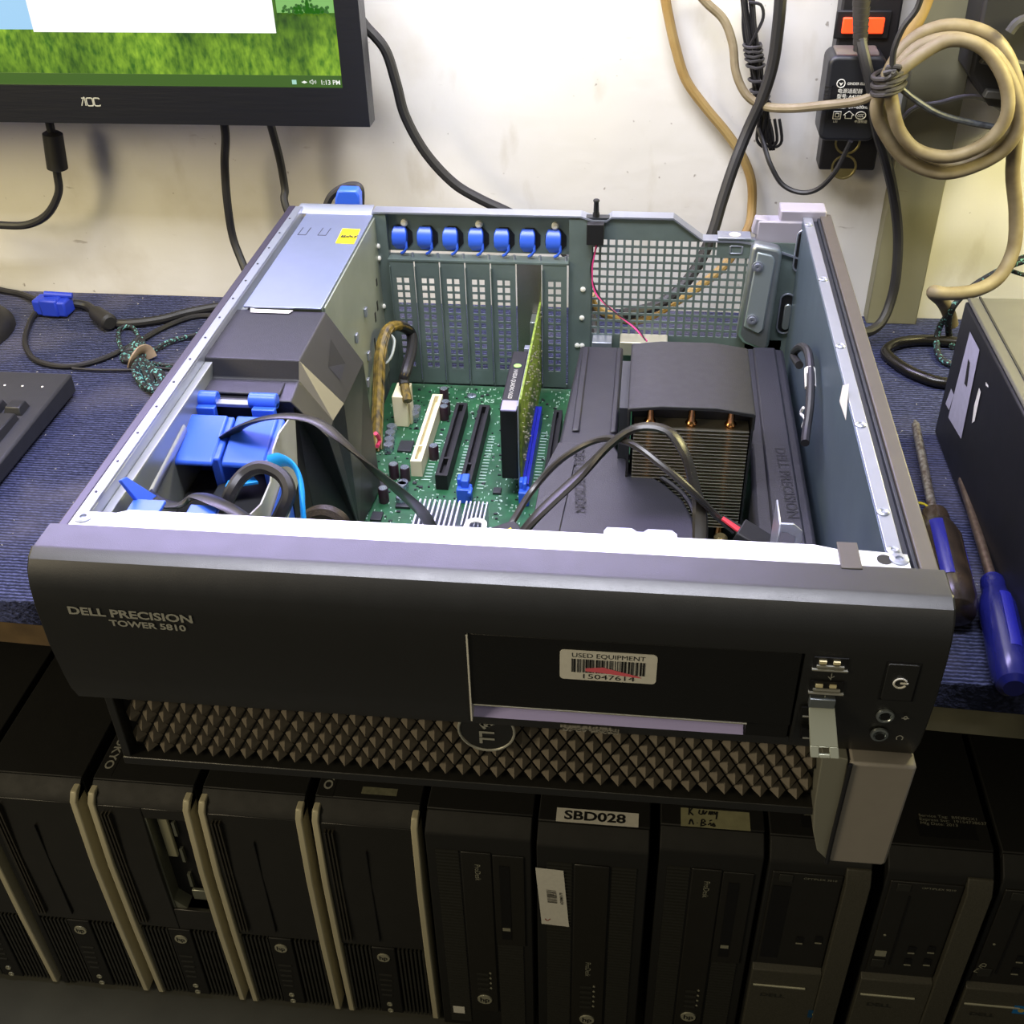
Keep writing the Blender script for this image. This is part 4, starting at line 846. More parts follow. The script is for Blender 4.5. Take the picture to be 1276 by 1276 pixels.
# big beige coil
co = thing('cable_coil', 'coil of dusty beige cable tied with black wire, hanging at upper right', 'cable', at(1170, 130, 'y', .57))
def loop(c, a_, b_, rot, n_, ph=0, jit=0):
    out = []
    for i in range(n_):
        t = 2*PI*i/n_+ph; x_ = a_*math.cos(t); y_ = b_*math.sin(t)
        out.append((c[0]+x_*math.cos(rot)-y_*math.sin(rot), c[1]+x_*math.sin(rot)+y_*math.cos(rot)))
    return out
m = MB()
rings = [[(1098, 112), (1130, 55), (1180, 32), (1235, 45), (1264, 90), (1268, 140), (1245, 180), (1205, 205), (1165, 204), (1125, 185), (1100, 150)],
         [(1103, 110), (1140, 62), (1190, 48), (1238, 68), (1265, 115), (1268, 160), (1240, 195), (1180, 216), (1130, 200), (1102, 165), (1092, 135)],
         [(1112, 100), (1145, 70), (1185, 50), (1225, 60), (1252, 100), (1254, 145), (1228, 178), (1185, 195), (1145, 188), (1122, 165), (1113, 135)]]
for k, rg in enumerate(rings):
    m.tube(cr([at(u, v, 'y', .573-.008*k+.004*math.sin(i)) for i, (u, v) in enumerate(rg)], 6, closed=True), .0053, 12, closed=True)
m.build('coil_loops', M_beige2, co)
MB().tube(cr(pc_([(1100, 118), (1118, 75), (1135, 40), (1150, 10), (1160, -20)], .588), 6), .0058, 12).build('upper_lead', M_beige, co)
MB().tube(cr(pc_([(1268, 120, .565), (1266, 165, .57), (1262, 215, .58), (1266, 265, .585), (1263, 310, .58), (1245, 345, .57), (1215, 362, .56), (1180, 366, .555), (1163, 364, .557), (1174, 375, .575), (1182, 390, .585), (1186, 405, .588)], .57), 7), .0060, 12).build('lower_lead', M_beige2, co)
m = MB(); rr = random.Random(8)
for k in range(5):
    u0, v0 = 1108+rr.uniform(-3, 3), 92+k*5; P = [at(u0+19*math.cos(q), v0+6*math.sin(q)-4*math.cos(q), 'y', .562-.018*math.sin(q)) for q in [2*PI*j/14 for j in range(14)]]
    m.tube(P, .0019, 7, closed=True)
for k in range(4):
    u0, v0 = 1112+rr.uniform(-4, 4), 88+rr.uniform(-6, 8); m.tube(cr([at(u0+rr.uniform(-10, 10), v0+rr.uniform(-10, 10), 'y', .545+rr.uniform(-.003, .004)) for _ in range(4)], 4), .002, 7)
m.build('wire_tie', mat('dusty_black_wire', '35322f', .6), co)
wirething('twin_wire', 'thin black twin wire from the top edge down to the knot on the coil', 'wire', [(1152, -20), (1143, 10), (1125, 35), (1114, 62), (1112, 85)], .0024, M_cable, y=.545)
wirething('twin_wire', 'dotted black twin wire leading right from the knot inside the coil', 'wire', [(1118, 106), (1140, 124), (1170, 142), (1205, 152), (1247, 160)], .0026, mat('dotted_wire', '1c1e22', .4, 0, .5, 250, col2='43474c'), y=.560)
wirething('thin_wire', 'thin grey wire arching across the pillar behind the coil', 'wire', [(1100, 180, .60), (1118, 155, .60), (1140, 134, .60), (1170, 128, .60), (1205, 120, .60), (1230, 125, .60), (1256, 142, .60)], .0020, mat('grey_wire', '70726f', .4), y=.60)
# black device at the upper right
dv = thing('wall_device', 'black angular plastic device on the wall at the upper right corner', 'device', at(1250, 60, 'y', .60))
p0, p1, p2, p3 = at(1238, -30, 'y', .56), at(1214, 100, 'y', .56), at(1238, 140, 'y', .56), at(1330, 160, 'y', .56)
MB().prism([(p0.x, .33), (p1.x, p1.z), (p2.x, p2.z), (p3.x, p3.z), (p3.x, .33)], 'y', .575, .641).build('device_body', mat('dusty_black_plastic', '232325', .5, 0, .25, 30), dv, bevel=.003)
m = MB(); m.prism([(p1.x+.004, p1.z+.01), (p1.x+.055, p1.z+.002), (p1.x+.055, p1.z+.008), (p1.x+.008, p1.z+.016)], 'y', .568, .576); m.prism([(p1.x+.012, p1.z-.016), (p1.x+.055, p1.z-.02), (p1.x+.055, p1.z-.013), (p1.x+.014, p1.z-.01)], 'y', .568, .576)
m.build('raised_rib', mat('dusty_rib', '3d3c38', .6), dv, bevel=.001)
MB().tube(cr(pc_([(1258, 40), (1268, 28), (1285, 22)], .566), 4), .004, 8).build('grip_bar', MATS['dusty_rib'], dv)

# ================================================================== LEFT OF THE TOWER
def tz(pts, z=.004): return [at(q[0], q[1], 'z', q[2] if len(q) > 2 else z) for q in pts]
vc = thing('video_cable', 'black video cable with blue plug lying on the mat below the monitor', 'cable', at(75, 378, 'z', 0))
MB().tube(cr(tz([(-40, 350), (0, 361), (25, 366), (46, 374, .008)]), 6), .0030, 8).build('left_cord', M_cord, vc)
MB().tube(cr(tz([(92, 378, .008), (110, 382), (124, 394), (133, 401), (160, 403), (200, 398), (235, 389), (275, 382), (300, 384)], .0048), 7), .0044, 10).build('thick_cord', M_cord, vc)
MB().tube(cr(tz([(49, 384, .006), (38, 400), (31, 425), (40, 445), (60, 454), (90, 456), (125, 448), (165, 430), (200, 410), (235, 396), (262, 393), (285, 396)], .003), 7), .0026, 8).build('thin_cord', M_cord, vc)
a, b = at(46, 378, 'z', .011), at(90, 381, 'z', .011); ang = math.atan2(b.y-a.y, b.x-a.x); T = Matrix.Translation((a+b)/2) @ Matrix.Rotation(ang, 4, 'Z'); Lh = (b-a).length/2
MB().box(-Lh, Lh*.85, -.009, .009, -.009, .007, M=T).box(-Lh*.55, Lh*.45, -.0105, .0105, -.009, .009, M=T).build('blue_plug', mat('deep_blue_plug', '2038b0', .45), vc, bevel=.002)
MB().tube([T @ Vector((-Lh*.4, .0, .011)), T @ Vector((Lh*.95, .006, .008))], .003, 10).build('thumb_screw', MATS['deep_blue_plug'], vc)
a, b = at(118, 389, 'z', .009), at(136, 402, 'z', .009); MB().lathe([(0, .005), (.003, .0075), ((b-a).length, .0085), ((b-a).length+.002, .006)], a, b-a, 14).build('strain_relief', M_cord, vc)
tag(MB().tube(cr(tz([(90, 459), (120, 461), (160, 461), (200, 459), (240, 462)], .0025), 5), .0014, 6).build('thin_cable', M_cord), 'thin dark cord lying straight across the mat behind the keyboard', 'cord')
M_braid = mat('braided_black_teal', '1c2023', .6, 0, 1, 110, col2='2d6f70')
def braidmat():
    m_ = bpy.data.materials.new('braid_with_teal_flecks'); m_.use_nodes = True; nt = m_.node_tree; b_ = nt.nodes['Principled BSDF']; b_.inputs['Roughness'].default_value = .6
    tc = nt.nodes.new('ShaderNodeTexCoord'); v = nt.nodes.new('ShaderNodeTexNoise'); v.inputs['Scale'].default_value = 380; v.inputs['Detail'].default_value = 1; nt.links.new(tc.outputs['Object'], v.inputs[0])
    r = nt.nodes.new('ShaderNodeValToRGB'); r.color_ramp.interpolation = 'CONSTANT'; r.color_ramp.elements[0].color = rgb('1a1b1f'); r.color_ramp.elements[1].position = .6; r.color_ramp.elements[1].color = rgb('5f9a94')
    nt.links.new(v.outputs[0], r.inputs[0]); nt.links.new(r.outputs[0], b_.inputs['Base Color']); return m_
M_braid = braidmat()
bb = thing('braided_cord', 'tied hank of black and teal flecked cord beside the tower on the mat', 'cord', at(180, 450, 'z', 0))
m = MB(); rr = random.Random(9)
for k in range(15):
    w_ = rr.uniform(3, 15); z_ = .003+.0013*(k % 4)
    m.tube(cr([at(174+rr.uniform(-2, 2), 447, 'z', z_+.003), at(176-w_+k, 462+rr.uniform(-3, 3), 'z', z_+.004), at(180-w_*.6+k, 478+rr.uniform(-3, 2), 'z', z_), at(190+rr.uniform(-3, 8), 485+rr.uniform(-3, 3), 'z', z_), at(196+w_*.6, 472+rr.uniform(-3, 4), 'z', z_), at(186+w_*.3, 457, 'z', z_+.004), at(176, 446, 'z', z_+.003)], 5), .0021, 6)
for k in range(6):
    m.tube(cr([at(174, 449, 'z', .005), at(152+k*2, 448-k*3, 'z', .004), at(160+k*3, 436-k*3, 'z', .005), at(176+k, 438, 'z', .006), at(176, 447, 'z', .006)], 5), .0021, 6)
m.tube(cr([at(u, v, 'z', .004) for u, v in ((154, 440), (148, 425), (148, 412), (155, 407), (165, 408), (172, 418), (175, 438))], 5), .0021, 6)
m.tube(cr([at(u, v, 'z', .004) for u, v in ((178, 444), (195, 434), (215, 424), (245, 417), (275, 410))], 5), .0023, 6)
m.tube(cr([at(u, v, 'z', .004) for u, v in ((190, 452), (205, 455), (225, 455), (250, 452))], 5), .002, 6)
m.build('cord_strands', M_braid, bb)
a = at(162, 450, 'z', .006); b = at(188, 441, 'z', .006)
MB().tube(cr([a+Vector((0, 0, -.004)), a+Vector((.004, 0, .004)), (a+b)/2+Vector((0, .001, .007)), b+Vector((-.003, 0, .004)), b+Vector((0, 0, -.004))], 5), .0055, 10, flat=.35).build('tape_band', mat('tan_tape', '94806a', .6, 0, .2, 90), bb)
# keyboard
kb = thing('keyboard', 'black full-size keyboard on the mat at the left edge', 'keyboard', (-.43, .35, 0))
kx = -.2135; 
MB().prism([(.262, .002), (.262, .016), (.30, .018), (.434, .022), (.434, .004)], 'x', kx-.44, kx).build('case', mat('keyboard_black', '2a2b2e', .5, 0, .15, 60, .2, 900), kb, bevel=.002)
for (fx) in (-.04, -.40):
    MB().box(kx+fx-.015, kx+fx+.015, .27, .28, .0, .004).build('foot', M_dark, kb)
    MB().box(kx+fx-.015, kx+fx+.015, .415, .425, .0, .006).build('foot', M_dark, kb)
M_key = mat('key_black', '202125', .45, 0, .1, 200)
kk = None
for c_ in range(19):
    for r_ in range(5):
        if c_ in (4, 8) : continue
        if c_ == 0 and r_ in (1, 3): continue
        tall = c_ == 0 and r_ in (0, 2)
        xk = kx-.0115-.0195*c_-.0095; yk = .286+r_*.0195; y2 = yk+(.0365 if tall else .017)
        zb = .0165+.0002*r_*2; h = .0085
        MB().add([(xk-.0085, yk, zb), (xk+.0085, yk, zb), (xk+.0085, y2, zb), (xk-.0085, y2, zb), (xk-.0062, yk+.003, zb+h), (xk+.0062, yk+.003, zb+h), (xk+.0062, y2-.002, zb+h), (xk-.0062, y2-.002, zb+h)],
                 [(3, 2, 1, 0), (4, 5, 6, 7), (0, 1, 5, 4), (1, 2, 6, 5), (2, 3, 7, 6), (3, 0, 4, 7)]).build('key', M_key, kb, bevel=.0008)
for dx in (-.016, -.034, -.05): MB().lathe([(0, .0011), (.0003, .001)], (kx+dx, .41, .0215), (0, 0, 1), 10).build('status_light', M_white, kb)
# mouse edge at the far left
p = at(-6, 416, 'z', .01)
ms = MB(); prf = []
for i in range(9):
    t = i/8*PI/2; prf.append((.026*math.sin(t), 1*math.cos(t)))
vs = []; fs = []; nn_ = 20
for h, s_ in prf:
    for k in range(nn_): vs.append((p.x-.026+.031*s_*math.cos(2*PI*k/nn_), p.y+.01+.05*s_*math.sin(2*PI*k/nn_), h+.001))
for i in range(len(prf)-1):
    for k in range(nn_): fs.append((i*nn_+k, i*nn_+(k+1) % nn_, (i+1)*nn_+(k+1) % nn_, (i+1)*nn_+k))
fs.append(tuple(range(nn_))[::-1]); ms.add(vs, fs)
mt = thing('computer_mouse', 'black mouse cut by the left edge of the picture, behind the keyboard', 'mouse', (p.x-.026, p.y+.01, 0))
ms.build('shell', M_cable, mt); MB().cyl((p.x-.026, p.y+.035, .0215), (p.x-.022, p.y+.035, .0215), .005, 14).build('wheel', M_cord, mt)

# ================================================================== RIGHT OF THE TOWER
bx = thing('desktop_computer', 'flat black desktop case with grey-green lid and barcode sticker, right edge', 'computer', (.68, .3, 0))
M_lid = mat('greenish_lid', '55544a', .5, .2, .1, 30)
Mr = Matrix.Translation((.519, .427, 0)) @ Matrix.Rotation(math.radians(.9), 4, 'Z')
MB().box(0, .335, -.36, 0, .002, .1175, M=Mr).build('case_body', mat('case_black', '121316', .5, 0, .15, 40, .1, 300), bx, bevel=.0015)
MB().box(.0012, .338, -.36, .001, .1175, .1205, M=Mr).build('lid', M_lid, bx, bevel=.0015)
MB().box(.0095, .011, -.36, .001, .1205, .1212, M=Mr).build('lid_seam', M_dark, bx)
for fx, fy_ in ((.03, -.03), (.3, -.03), (.03, -.33), (.3, -.33)): MB().lathe([(0, .009), (.004, .008)], Mr @ Vector((fx, fy_, .0)), (0, 0, 1), 14).build('foot', M_dark, bx)
def bxp(u, v): return at(u, v, 'x', .5185)
def sidepl(uvs, name, m_, t=.0006):
    q = [bxp(u, v) for u, v in uvs]; s_ = MB(); s_.add([(.519+(.0157*(.427-w_.y))-t, w_.y, w_.z) for w_ in q], [tuple(range(len(q)))]); return s_.build(name, m_, bx)
sidepl([(1208, 413), (1219, 436), (1196, 547), (1181, 520)], 'barcode_sticker', mat('lilac_label', 'a9a7b8', .55, 0, .1, 200))
sidepl([(1185, 484), (1188, 492), (1182, 511), (1178, 503)], 'small_sticker', MATS['lilac_label'])
sidepl([(1206, 447), (1208, 452), (1204, 482), (1201, 478)], 'barcode', M_ink, .0009)
sidepl([(1218, 483), (1220, 488), (1212, 525), (1209, 527), (1212, 505)], 'paint_scrape', M_white)
sidepl([(1226, 476), (1229, 480), (1229, 483), (1226, 480)], 'paint_scrape', M_white)
tag(MB().tube(cr(tz([(1205, 428), (1175, 425), (1145, 424), (1118, 428), (1104, 437), (1110, 447), (1132, 462), (1155, 472), (1175, 477), (1200, 478)], .0052), 7), .005, 12).build('mains_cable', mat('glossy_black_cord', '181612', .25, 0, .1, 60)), 'glossy black cord looping out from behind the flat desktop case on the mat', 'cable')
bc_ = [at(1290, 320, 'y', .585), at(1262, 330, 'y', .585), at(1240, 340, 'y', .58), at(1215, 355, 'y', .58), at(1195, 373, 'y', .578), at(1184, 390, 'y', .575), at(1182, 405, 'z', .02), at(1183, 420, 'z', .005), at(1187, 432, 'z', .004)]
tag(MB().tube(cr(bc_, 7), .0030, 8).tube(cr([bc_[5], at(1172, 405, 'z', .02), at(1167, 425, 'z', .006), at(1170, 443, 'z', .004), at(1180, 452, 'z', .004), at(1195, 455, 'z', .004)], 6), .0028, 8).build('braided_cord', M_braid), 'black and teal flecked cord coming down beside the flat desktop case', 'cord')
tag(MB().tube(cr([at(1285, 345, 'y', .59), at(1262, 338, 'y', .59), at(1250, 330, 'y', .59), at(1270, 322, 'y', .59), at(1285, 316, 'y', .59)], 5), .002, 8).build('flecked_cable', M_braid), 'short twist of flecked cord on the bright wall at the right edge', 'cord')
# screwdrivers
def driver(label, tip, neck, butt, rs, rh, mh, fl, tiplab, zt=.004):
    tip = at(*tip, 'z', rh*.9); neck = at(*neck, 'z', rh); butt = at(*butt, 'z', rh)
    th = thing('screwdriver', label, 'screwdriver', (neck.x, neck.y, 0), 'used screwdrivers on the mat')
    ax = (butt-neck); Lb = ax.length; d = ax.normalized(); ls = (neck-tip).length
    MB().lathe([(0, rs*.25), (.003, rs*.5), (.008, rs), (ls+.01, rs)], tip, (neck-tip), 12).build('shaft', mat(tiplab, 'b4b1a2' if 'light' in tiplab else '7b6c5c', .4, .7, .6, 260, col2='5b4a3c'), th)
    MB().lathe([(0, rh*.45), (.002, rh*.62), (.008, rh*.66), (.014, rh*.62), (.02, rh*.8), (.032, rh*.98), (Lb*.5, rh*.95), (Lb*.8, rh*.98), (Lb-.01, rh*.95), (Lb-.003, rh*.8), (Lb, rh*.5)], neck, d, 24).build('handle', mh, th)
    up = Vector((0, 0, 1)); sd = d.cross(up)
    for k, a_ in enumerate(fl):
        o_ = (up*math.cos(a_)+sd*math.sin(a_))*rh*.9
        MB().tube([neck+d*.026+o_, neck+d*.032+o_*1.06, neck+d*(Lb-.032)+o_*1.06, neck+d*(Lb-.026)+o_], rh*.3, 10, flat=.35, up=o_).build('grip_insert', mat('royal_blue_grip', '1d2080', .28, spec=.7), th)
    MB().lathe([(0, rh*.5), (.003, rh*.52)], neck-d*.0005, d, 16).build('collar', MATS['royal_blue_grip'], th)
    return th, neck, d
M_hb = mat('clear_brown_handle', '211c18', .22, 0, .4, 60, spec=.6, col2='3f3326')
th, nk, dd = driver('dark-handled screwdriver with blue grips next to the open tower', (1140, 524), (1163, 640), (1192, 768), .0033, .0155, M_hb, (.3, 2.4, -1.8), 'speckled_light_shaft')
m = MB(); c_ = nk+Vector((-.011, 0, .004)); m.tube([c_+Vector((.007*math.cos(t), .004*math.sin(t), .002*math.sin(t))) for t in [2*PI*i/14 for i in range(14)]], .0009, 6, closed=True)
m.tube([c_+Vector((-.012+.003*math.cos(t), -.001+.003*math.sin(t), .002)) for t in [2*PI*i/10 for i in range(10)]], .0018, 7, closed=True)
tag(m.build('tie_ring', mat('yellow_plastic_ring', 'b8a81c', .4)), 'small yellow plastic ring at the neck of the dark-handled screwdriver', 'ring')
M_hblue = mat('translucent_blue_handle', '1b1f66', .2, 0, .2, 40, spec=.7, trans=.15)
driver('blue-handled screwdriver with rusty shaft leaning beside the flat desktop case', (1197, 592), (1236, 722), (1264, 858), .0034, .0125, M_hblue, (-.2,), 'rusty_shaft')
p = at(1243, 742, 'z', .034)
tag(MB().lathe([(0, .002), (.004, .0055), (.006, .006), (.008, .005), (.0095, .002)], p+Vector((-.004, .004, -.0035)), (0, 0, 1), 7).build('hex_nut', mat('tan_nut', '9a8a6a', .5, .3), None, bevel=.0006), 'small tan nut resting on neck of the blue-handled screwdriver', 'nut') if False else None

# ================================================================== TOWERS UNDER THE TABLE
ZT, ZF, YF = -.322, -.66, .256
M_tw = mat('tower_black', '171715', .62, 0, .15, 60, .15, 900); M_tw2 = mat('tower_panel', '242320', .35, 0, .1, 40); M_rib = mat('tower_rib', '2c2c28', .5)
M_strip = mat('silver_strip', 'c6bfa2', .45, .1); M_logo = mat('logo_silver', 'a9a894', .35, .3); M_dell = mat('textured_grey', '4a483e', .55, 0, .25, 600, .4, 900)
def logo(parent, x, z, y, r=.0068):
    o = MB().lathe([(0, r), (.0012, r*.95)], (x, y, z), (0, -1, 0), 20).build('round_logo', M_logo, parent)
    text('hp', r*1.3, M_ink, o, (x, y-.0013, z-r*.35), align='CENTER', bold=.02, right=(1, 0, 0))
def base_case(t, x0, x1, top=ZT, yf=YF):
    MB().box(x0, x1, yf+.018, yf+.37, ZF+.003, top).build('case', M_tw, t, bevel=.001)
    for fx in (x0+.015, x1-.015):
        for fy_ in (yf+.05, yf+.33): MB().lathe([(0, .006), (.004, .006)], (fx, fy_, ZF), (0, 0, 1), 10).build('foot', M_dark, t)
def hp_strip(x0, label, left=True, right=True, openbay=False, tokyo=False, tape=False, w=.0985):
    x1 = x0+w; t = thing('computer_tower', label, 'computer', ((x0+x1)/2, YF+.2, ZF), 'black towers in a row under the table')
    base_case(t, x0, x1)
    zt = ZT-.004; zmid = ZT-.205
    # bezel: sloping cap and slightly bowed face, with a recessed area when the bay is open
    cap = [(YF+.018, ZT-.001), (YF+.004, ZT-.010), (YF+.0, ZT-.016), (YF+.018, ZT-.016)]
    MB().prism(cap, 'x', x0, x1).build('top_cap', M_tw, t, bevel=.0008)
    if not openbay:
        MB().prism([(YF+.0, ZT-.016), (YF-.003, ZT-.1), (YF-.001, zmid), (YF+.018, zmid), (YF+.018, ZT-.016)], 'x', x0+.006, x1-.006).build('upper_panel', M_tw2, t, bevel=.001)
    else:
        m = MB(); m.prism([(YF+.0, ZT-.016), (YF-.003, ZT-.1), (YF-.001, zmid), (YF+.018, zmid), (YF+.018, ZT-.016)], 'x', x0+.006, x0+.05)
        m.box(x0+.05, x1-.006, YF, YF+.018, ZT-.03, ZT-.016); m.box(x0+.05, x1-.006, YF-.001, YF+.018, zmid, ZT-.172)
        m.build('upper_panel', M_tw2, t, bevel=.001)
        q = MB(); q.box(x0+.05, x0+.052, YF+.001, YF+.06, ZT-.172, ZT-.03); q.box(x0+.05, x1-.006, YF+.003, YF+.06, ZT-.1745, ZT-.172); q.box(x1-.008, x1-.006, YF+.001, YF+.06, ZT-.172, ZT-.03)
        q.prism([(x0+.052, ZT-.16), (x0+.064, ZT-.172), (x0+.052, ZT-.172)], 'y', YF+.002, YF+.02)
        q.build('open_bay_frame', mat('dull_bay_metal', '8f9284', .4, .7), t)
        MB().box(x0+.05, x1-.006, YF+.016, YF+.0175, ZT-.172, ZT-.03).build('bay_cavity', M_dark, t)
        MB().box(x0+.056, x0+.066, YF+.010, YF+.014, ZT-.10, ZT-.035).build('cream_part', mat('cream_part', '9c9a80', .5), t, bevel=.001)
        MB().box(x0+.07, x0+.086, YF+.008, YF+.012, ZT-.165, ZT-.15).build('bay_clip', MATS['dull_bay_metal'], t, bevel=.001)
        for dz in (.05, .09, .13): MB().box(x0+.068, x0+.071, YF+.012, YF+.016, ZT-dz-.02, ZT-dz).build('bay_rail', MATS['dull_bay_metal'], t)
    m = MB()
    for k in range(3): m.box(x0+.0105+k*.0035, x0+.012+k*.0035, YF-.0045, YF+.001, zmid+.01, ZT-.024)
    m.build('side_groove', mat('groove_brown', '35322a', .4), t)
    if not openbay: MB().box(x0+.047, x0+.0478, YF-.0036, YF+.0, zmid+.012, ZT-.05).build('panel_seam', M_dark, t)
    # lower vent block with vertical ribs
    MB().box(x0+.006, x1-.006, YF+.004, YF+.018, ZF+.008, zmid).build('vent_backing', M_dark, t)
    m = MB(); n = 20
    for k in range(n):
        xx = x0+.009+k*(w-.018)/(n-1)
        if .036 < xx-x0 < .060: continue
        m.box(xx-.001, xx+.001, YF-.001, YF+.004, ZF+.012, zmid-.004)
    m.build('vent_ribs', M_rib, t)
    MB().box(x0+.0365, x0+.0605, YF-.0015, YF+.004, ZF+.012, zmid-.002).build('port_panel', M_tw, t, bevel=.001)
    logo(t, x0+.048, zmid-.018, YF-.0015)
    for k in range(5): MB().box(x0+.0405, x0+.0545-.0008*k, YF-.0026, YF-.0014, zmid-.050-k*.0095, zmid-.0485-k*.0095).build('usb_port', M_rib, t)
    for k in range(2): MB().lathe([(0, .0032), (.001, .003), (.001, .0018), (.0002, .0016)], (x0+.047, YF-.0015, zmid-.105-k*.012), (0, -1, 0), 12).build('audio_jack', M_logo, t)
    for s_, fl in ((x0, left), (x1-.0065, right)):
        if fl: MB().prism([(YF+.017, ZT-.004), (YF+.004, ZT-.004), (YF-.002, ZT-.012), (YF-.006, ZT-.1), (YF-.005, zmid), (YF-.001, ZF+.006), (YF+.017, ZF+.006)], 'x', s_, s_+.0065).build('silver_strip', M_strip, t, bevel=.0012)
        else: MB().box(s_, s_+.0065, YF-.001, YF+.017, ZF+.006, ZT-.008).build('edge_strip', M_tw, t, bevel=.001)
    if tokyo:
        p_ = Vector((x0+.006, YF+.028, ZT+.0002)) if tokyo == 1 else Vector((x0+.006, YF+.024, ZT+.0002))
        o = MB().box(x0+.003, x0+.0165, p_.y-.006, p_.y+.062, ZT, ZT+.0003).build('top_sticker', M_tw, t)
        text('TOKYO', .0125, M_silver, o, (x0+.0145, p_.y+.053 if tokyo == 1 else p_.y+.042, ZT+.0004), right=(0, -1, 0), up=(1, 0, 0), xs=1.15, bold=.02, align='LEFT') if False else text('TOKYO', .0115, M_silver, o, (x0+.0055, p_.y+.05, ZT+.0004), right=(0, -1, 0), up=(1, 0, 0), xs=1.2, bold=.02)
        MB().box(x0+.005, x0+.0135, p_.y+.051, p_.y+.0545, ZT+.0003, ZT+.0006).build('white_block', M_white, o)
    if tape: MB().box(x0+.042, x0+.075, YF+.024, YF+.032, ZT, ZT+.0004).build('worn_tape', mat('worn_tape', '7a7a62', .7, 0, .4, 200), t)
    return t
hp_strip(-.428, 'slim black tower cut by the left edge, thin silver strip on its right', left=False)
hp_strip(-.3225, 'slim black tower, leftmost with its whole front showing, silver strip on right side only', left=False)
hp_strip(-.213, 'slim black tower with open drive bay and lettering on its top', openbay=True, tokyo=1)
hp_strip(-.106, 'slim black tower with closed front, immediately right of the open-bay tower')
hp_strip(.0015, 'slim black silver-edged tower with worn tape patch on its top', tokyo=2, tape=True, left=True)
def hp_rib(x0, x1, label, slotx=None, full=False, stk=None, yf=YF-.004, top=ZT, text_x=None, cz_=None):
    t = thing('computer_tower', label, 'computer', ((x0+x1)/2, yf+.2, ZF), 'black towers in a row under the table'); w = x1-x0
    base_case(t, x0, x1, top, yf)
    MB().prism([(yf+.018, top-.001), (yf+.002, top-.012), (yf, top-.016), (yf, ZF+.006), (yf+.018, ZF+.006)], 'x', x0, x1).build('front_frame', M_tw, t, bevel=.0012)
    ca, cb = (x0+w*.33, x0+w*.62) if not full else (x0+w*.34, x0+w*.66)
    MB().box(ca, cb, yf-.002, yf, ZF+.04, top-.034).build('centre_panel', M_tw2, t, bevel=.001)
    m = MB(); m2 = MB(); n = 62
    for k in range(n):
        zz = top-.036-k*(.295)/n
        if zz < ZF+.012: break
        m.box(x0+w*.09, ca-.002, yf-.0012, yf, zz-.0014, zz+.0012)
        if full or zz < top-.175: m2.box(cb+.002, x1-w*.1, yf-.0012, yf, zz-.0014, zz+.0012)
    m.build('ribbed_vent', M_rib, t); m2.build('ribbed_vent', M_rib, t)
    if not full:
        MB().box(cb+.001, x1-w*.07, yf-.0016, yf, top-.175, top-.036).build('drive_panel', M_tw2, t, bevel=.001)
        s_ = MB().box(cb+.007, cb+.0165, yf-.0022, yf-.0014, top-.165, top-.05).build('drive_slot', M_dark, t)
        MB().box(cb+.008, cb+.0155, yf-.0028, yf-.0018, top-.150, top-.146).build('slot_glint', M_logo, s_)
    z0 = top-.23
    for k in range(4 if not full else 5):
        MB().box(ca+w*.08, ca+w*.2, yf-.0032, yf-.002, z0-k*.009, z0-k*.009+.0022).build('usb_port', M_rib, t)
        MB().lathe([(0, .0012), (.0005, .0012)], (ca+w*.22, yf-.002, z0-k*.009+.0035), (0, -1, 0), 8).build('port_light', M_logo, t)
    text('ProDesk', .0075, M_logo, t, (ca+w*.13, yf-.0021, (top-.05) if not full else top-.185), right=(0, 0, -1), up=(1, 0, 0), xs=.9)
    logo(t, (ca+cb)/2, top-.275 if not full else top-.288, yf-.002, .0078)
    return t, ca, cb
t5, ca, cb = hp_rib(.1065, .2035, 'black ribbed tower with long open slot, left of the SBD028 tower')
MB().box(.118, .130, YF-.0053, YF-.0048, ZF+.03, ZF+.042).build('square_sticker', M_white, t5)
t6, ca, cb = hp_rib(.2085, .3085, 'black ribbed tower with white SBD028 label on top and tilted barcode sticker', full=True, yf=YF-.008)
p_ = at(735, 1018, 'z', ZT)
lb = MB().box(.2245, .298, p_.y-.0075, p_.y+.0075, ZT, ZT+.0005).build('printed_label', M_white, t6)
text('SBD028', .0135, M_ink, lb, (.259, p_.y-.0045, ZT+.0006), up=(0, 1, 0), xs=1.25, bold=.03, align='CENTER')
q = [at(u, v, 'y', YF-.0098) for u, v in ((667, 1081), (702, 1085), (709, 1155), (675, 1151))]
sb = MB().add(q, [(0, 1, 2, 3)]).build('barcode_sticker', M_white, t6)
m = MB(); dn = (q[3]-q[0]).normalized(); rt = (q[1]-q[0]).normalized(); rr = random.Random(1)
s_ = .045
o_ = q[0]+rt*.008+dn*.031+Vector((0, -.0004, 0))
for k in range(14):
    a_ = o_+dn*(k*.0014); wd = rr.choice((.0005, .0009)); m.add([a_, a_+rt*.009, a_+rt*.009+dn*wd, a_+dn*wd], [(0, 1, 2, 3)])
m.build('barcode', M_ink, sb, smooth=False)
text('ADBM0179', .0038, M_ink, sb, o_+rt*.0145+dn*.02, right=-dn, up=-rt, bold=.01)
stroke([[(0, .8), (.4, 0), (1.2, 1)]], .0004, mat('red_tick', 'a03028', .6), sb, 'tick_mark', q[3]+rt*.004-dn*.006, rt, -dn, .004)
t7, ca, cb = hp_rib(.3175, .409, 'black ribbed tower carrying a handwritten paper label on its top', yf=YF-.002)
q = at(892, 1021, 'z', ZT)
lb = MB().box(q.x-.031, q.x+.030, q.y-.010, q.y+.010, ZT, ZT+.0005).build('paper_label', mat('dull_paper', '9a9874', .8, 0, .2, 120), t7)
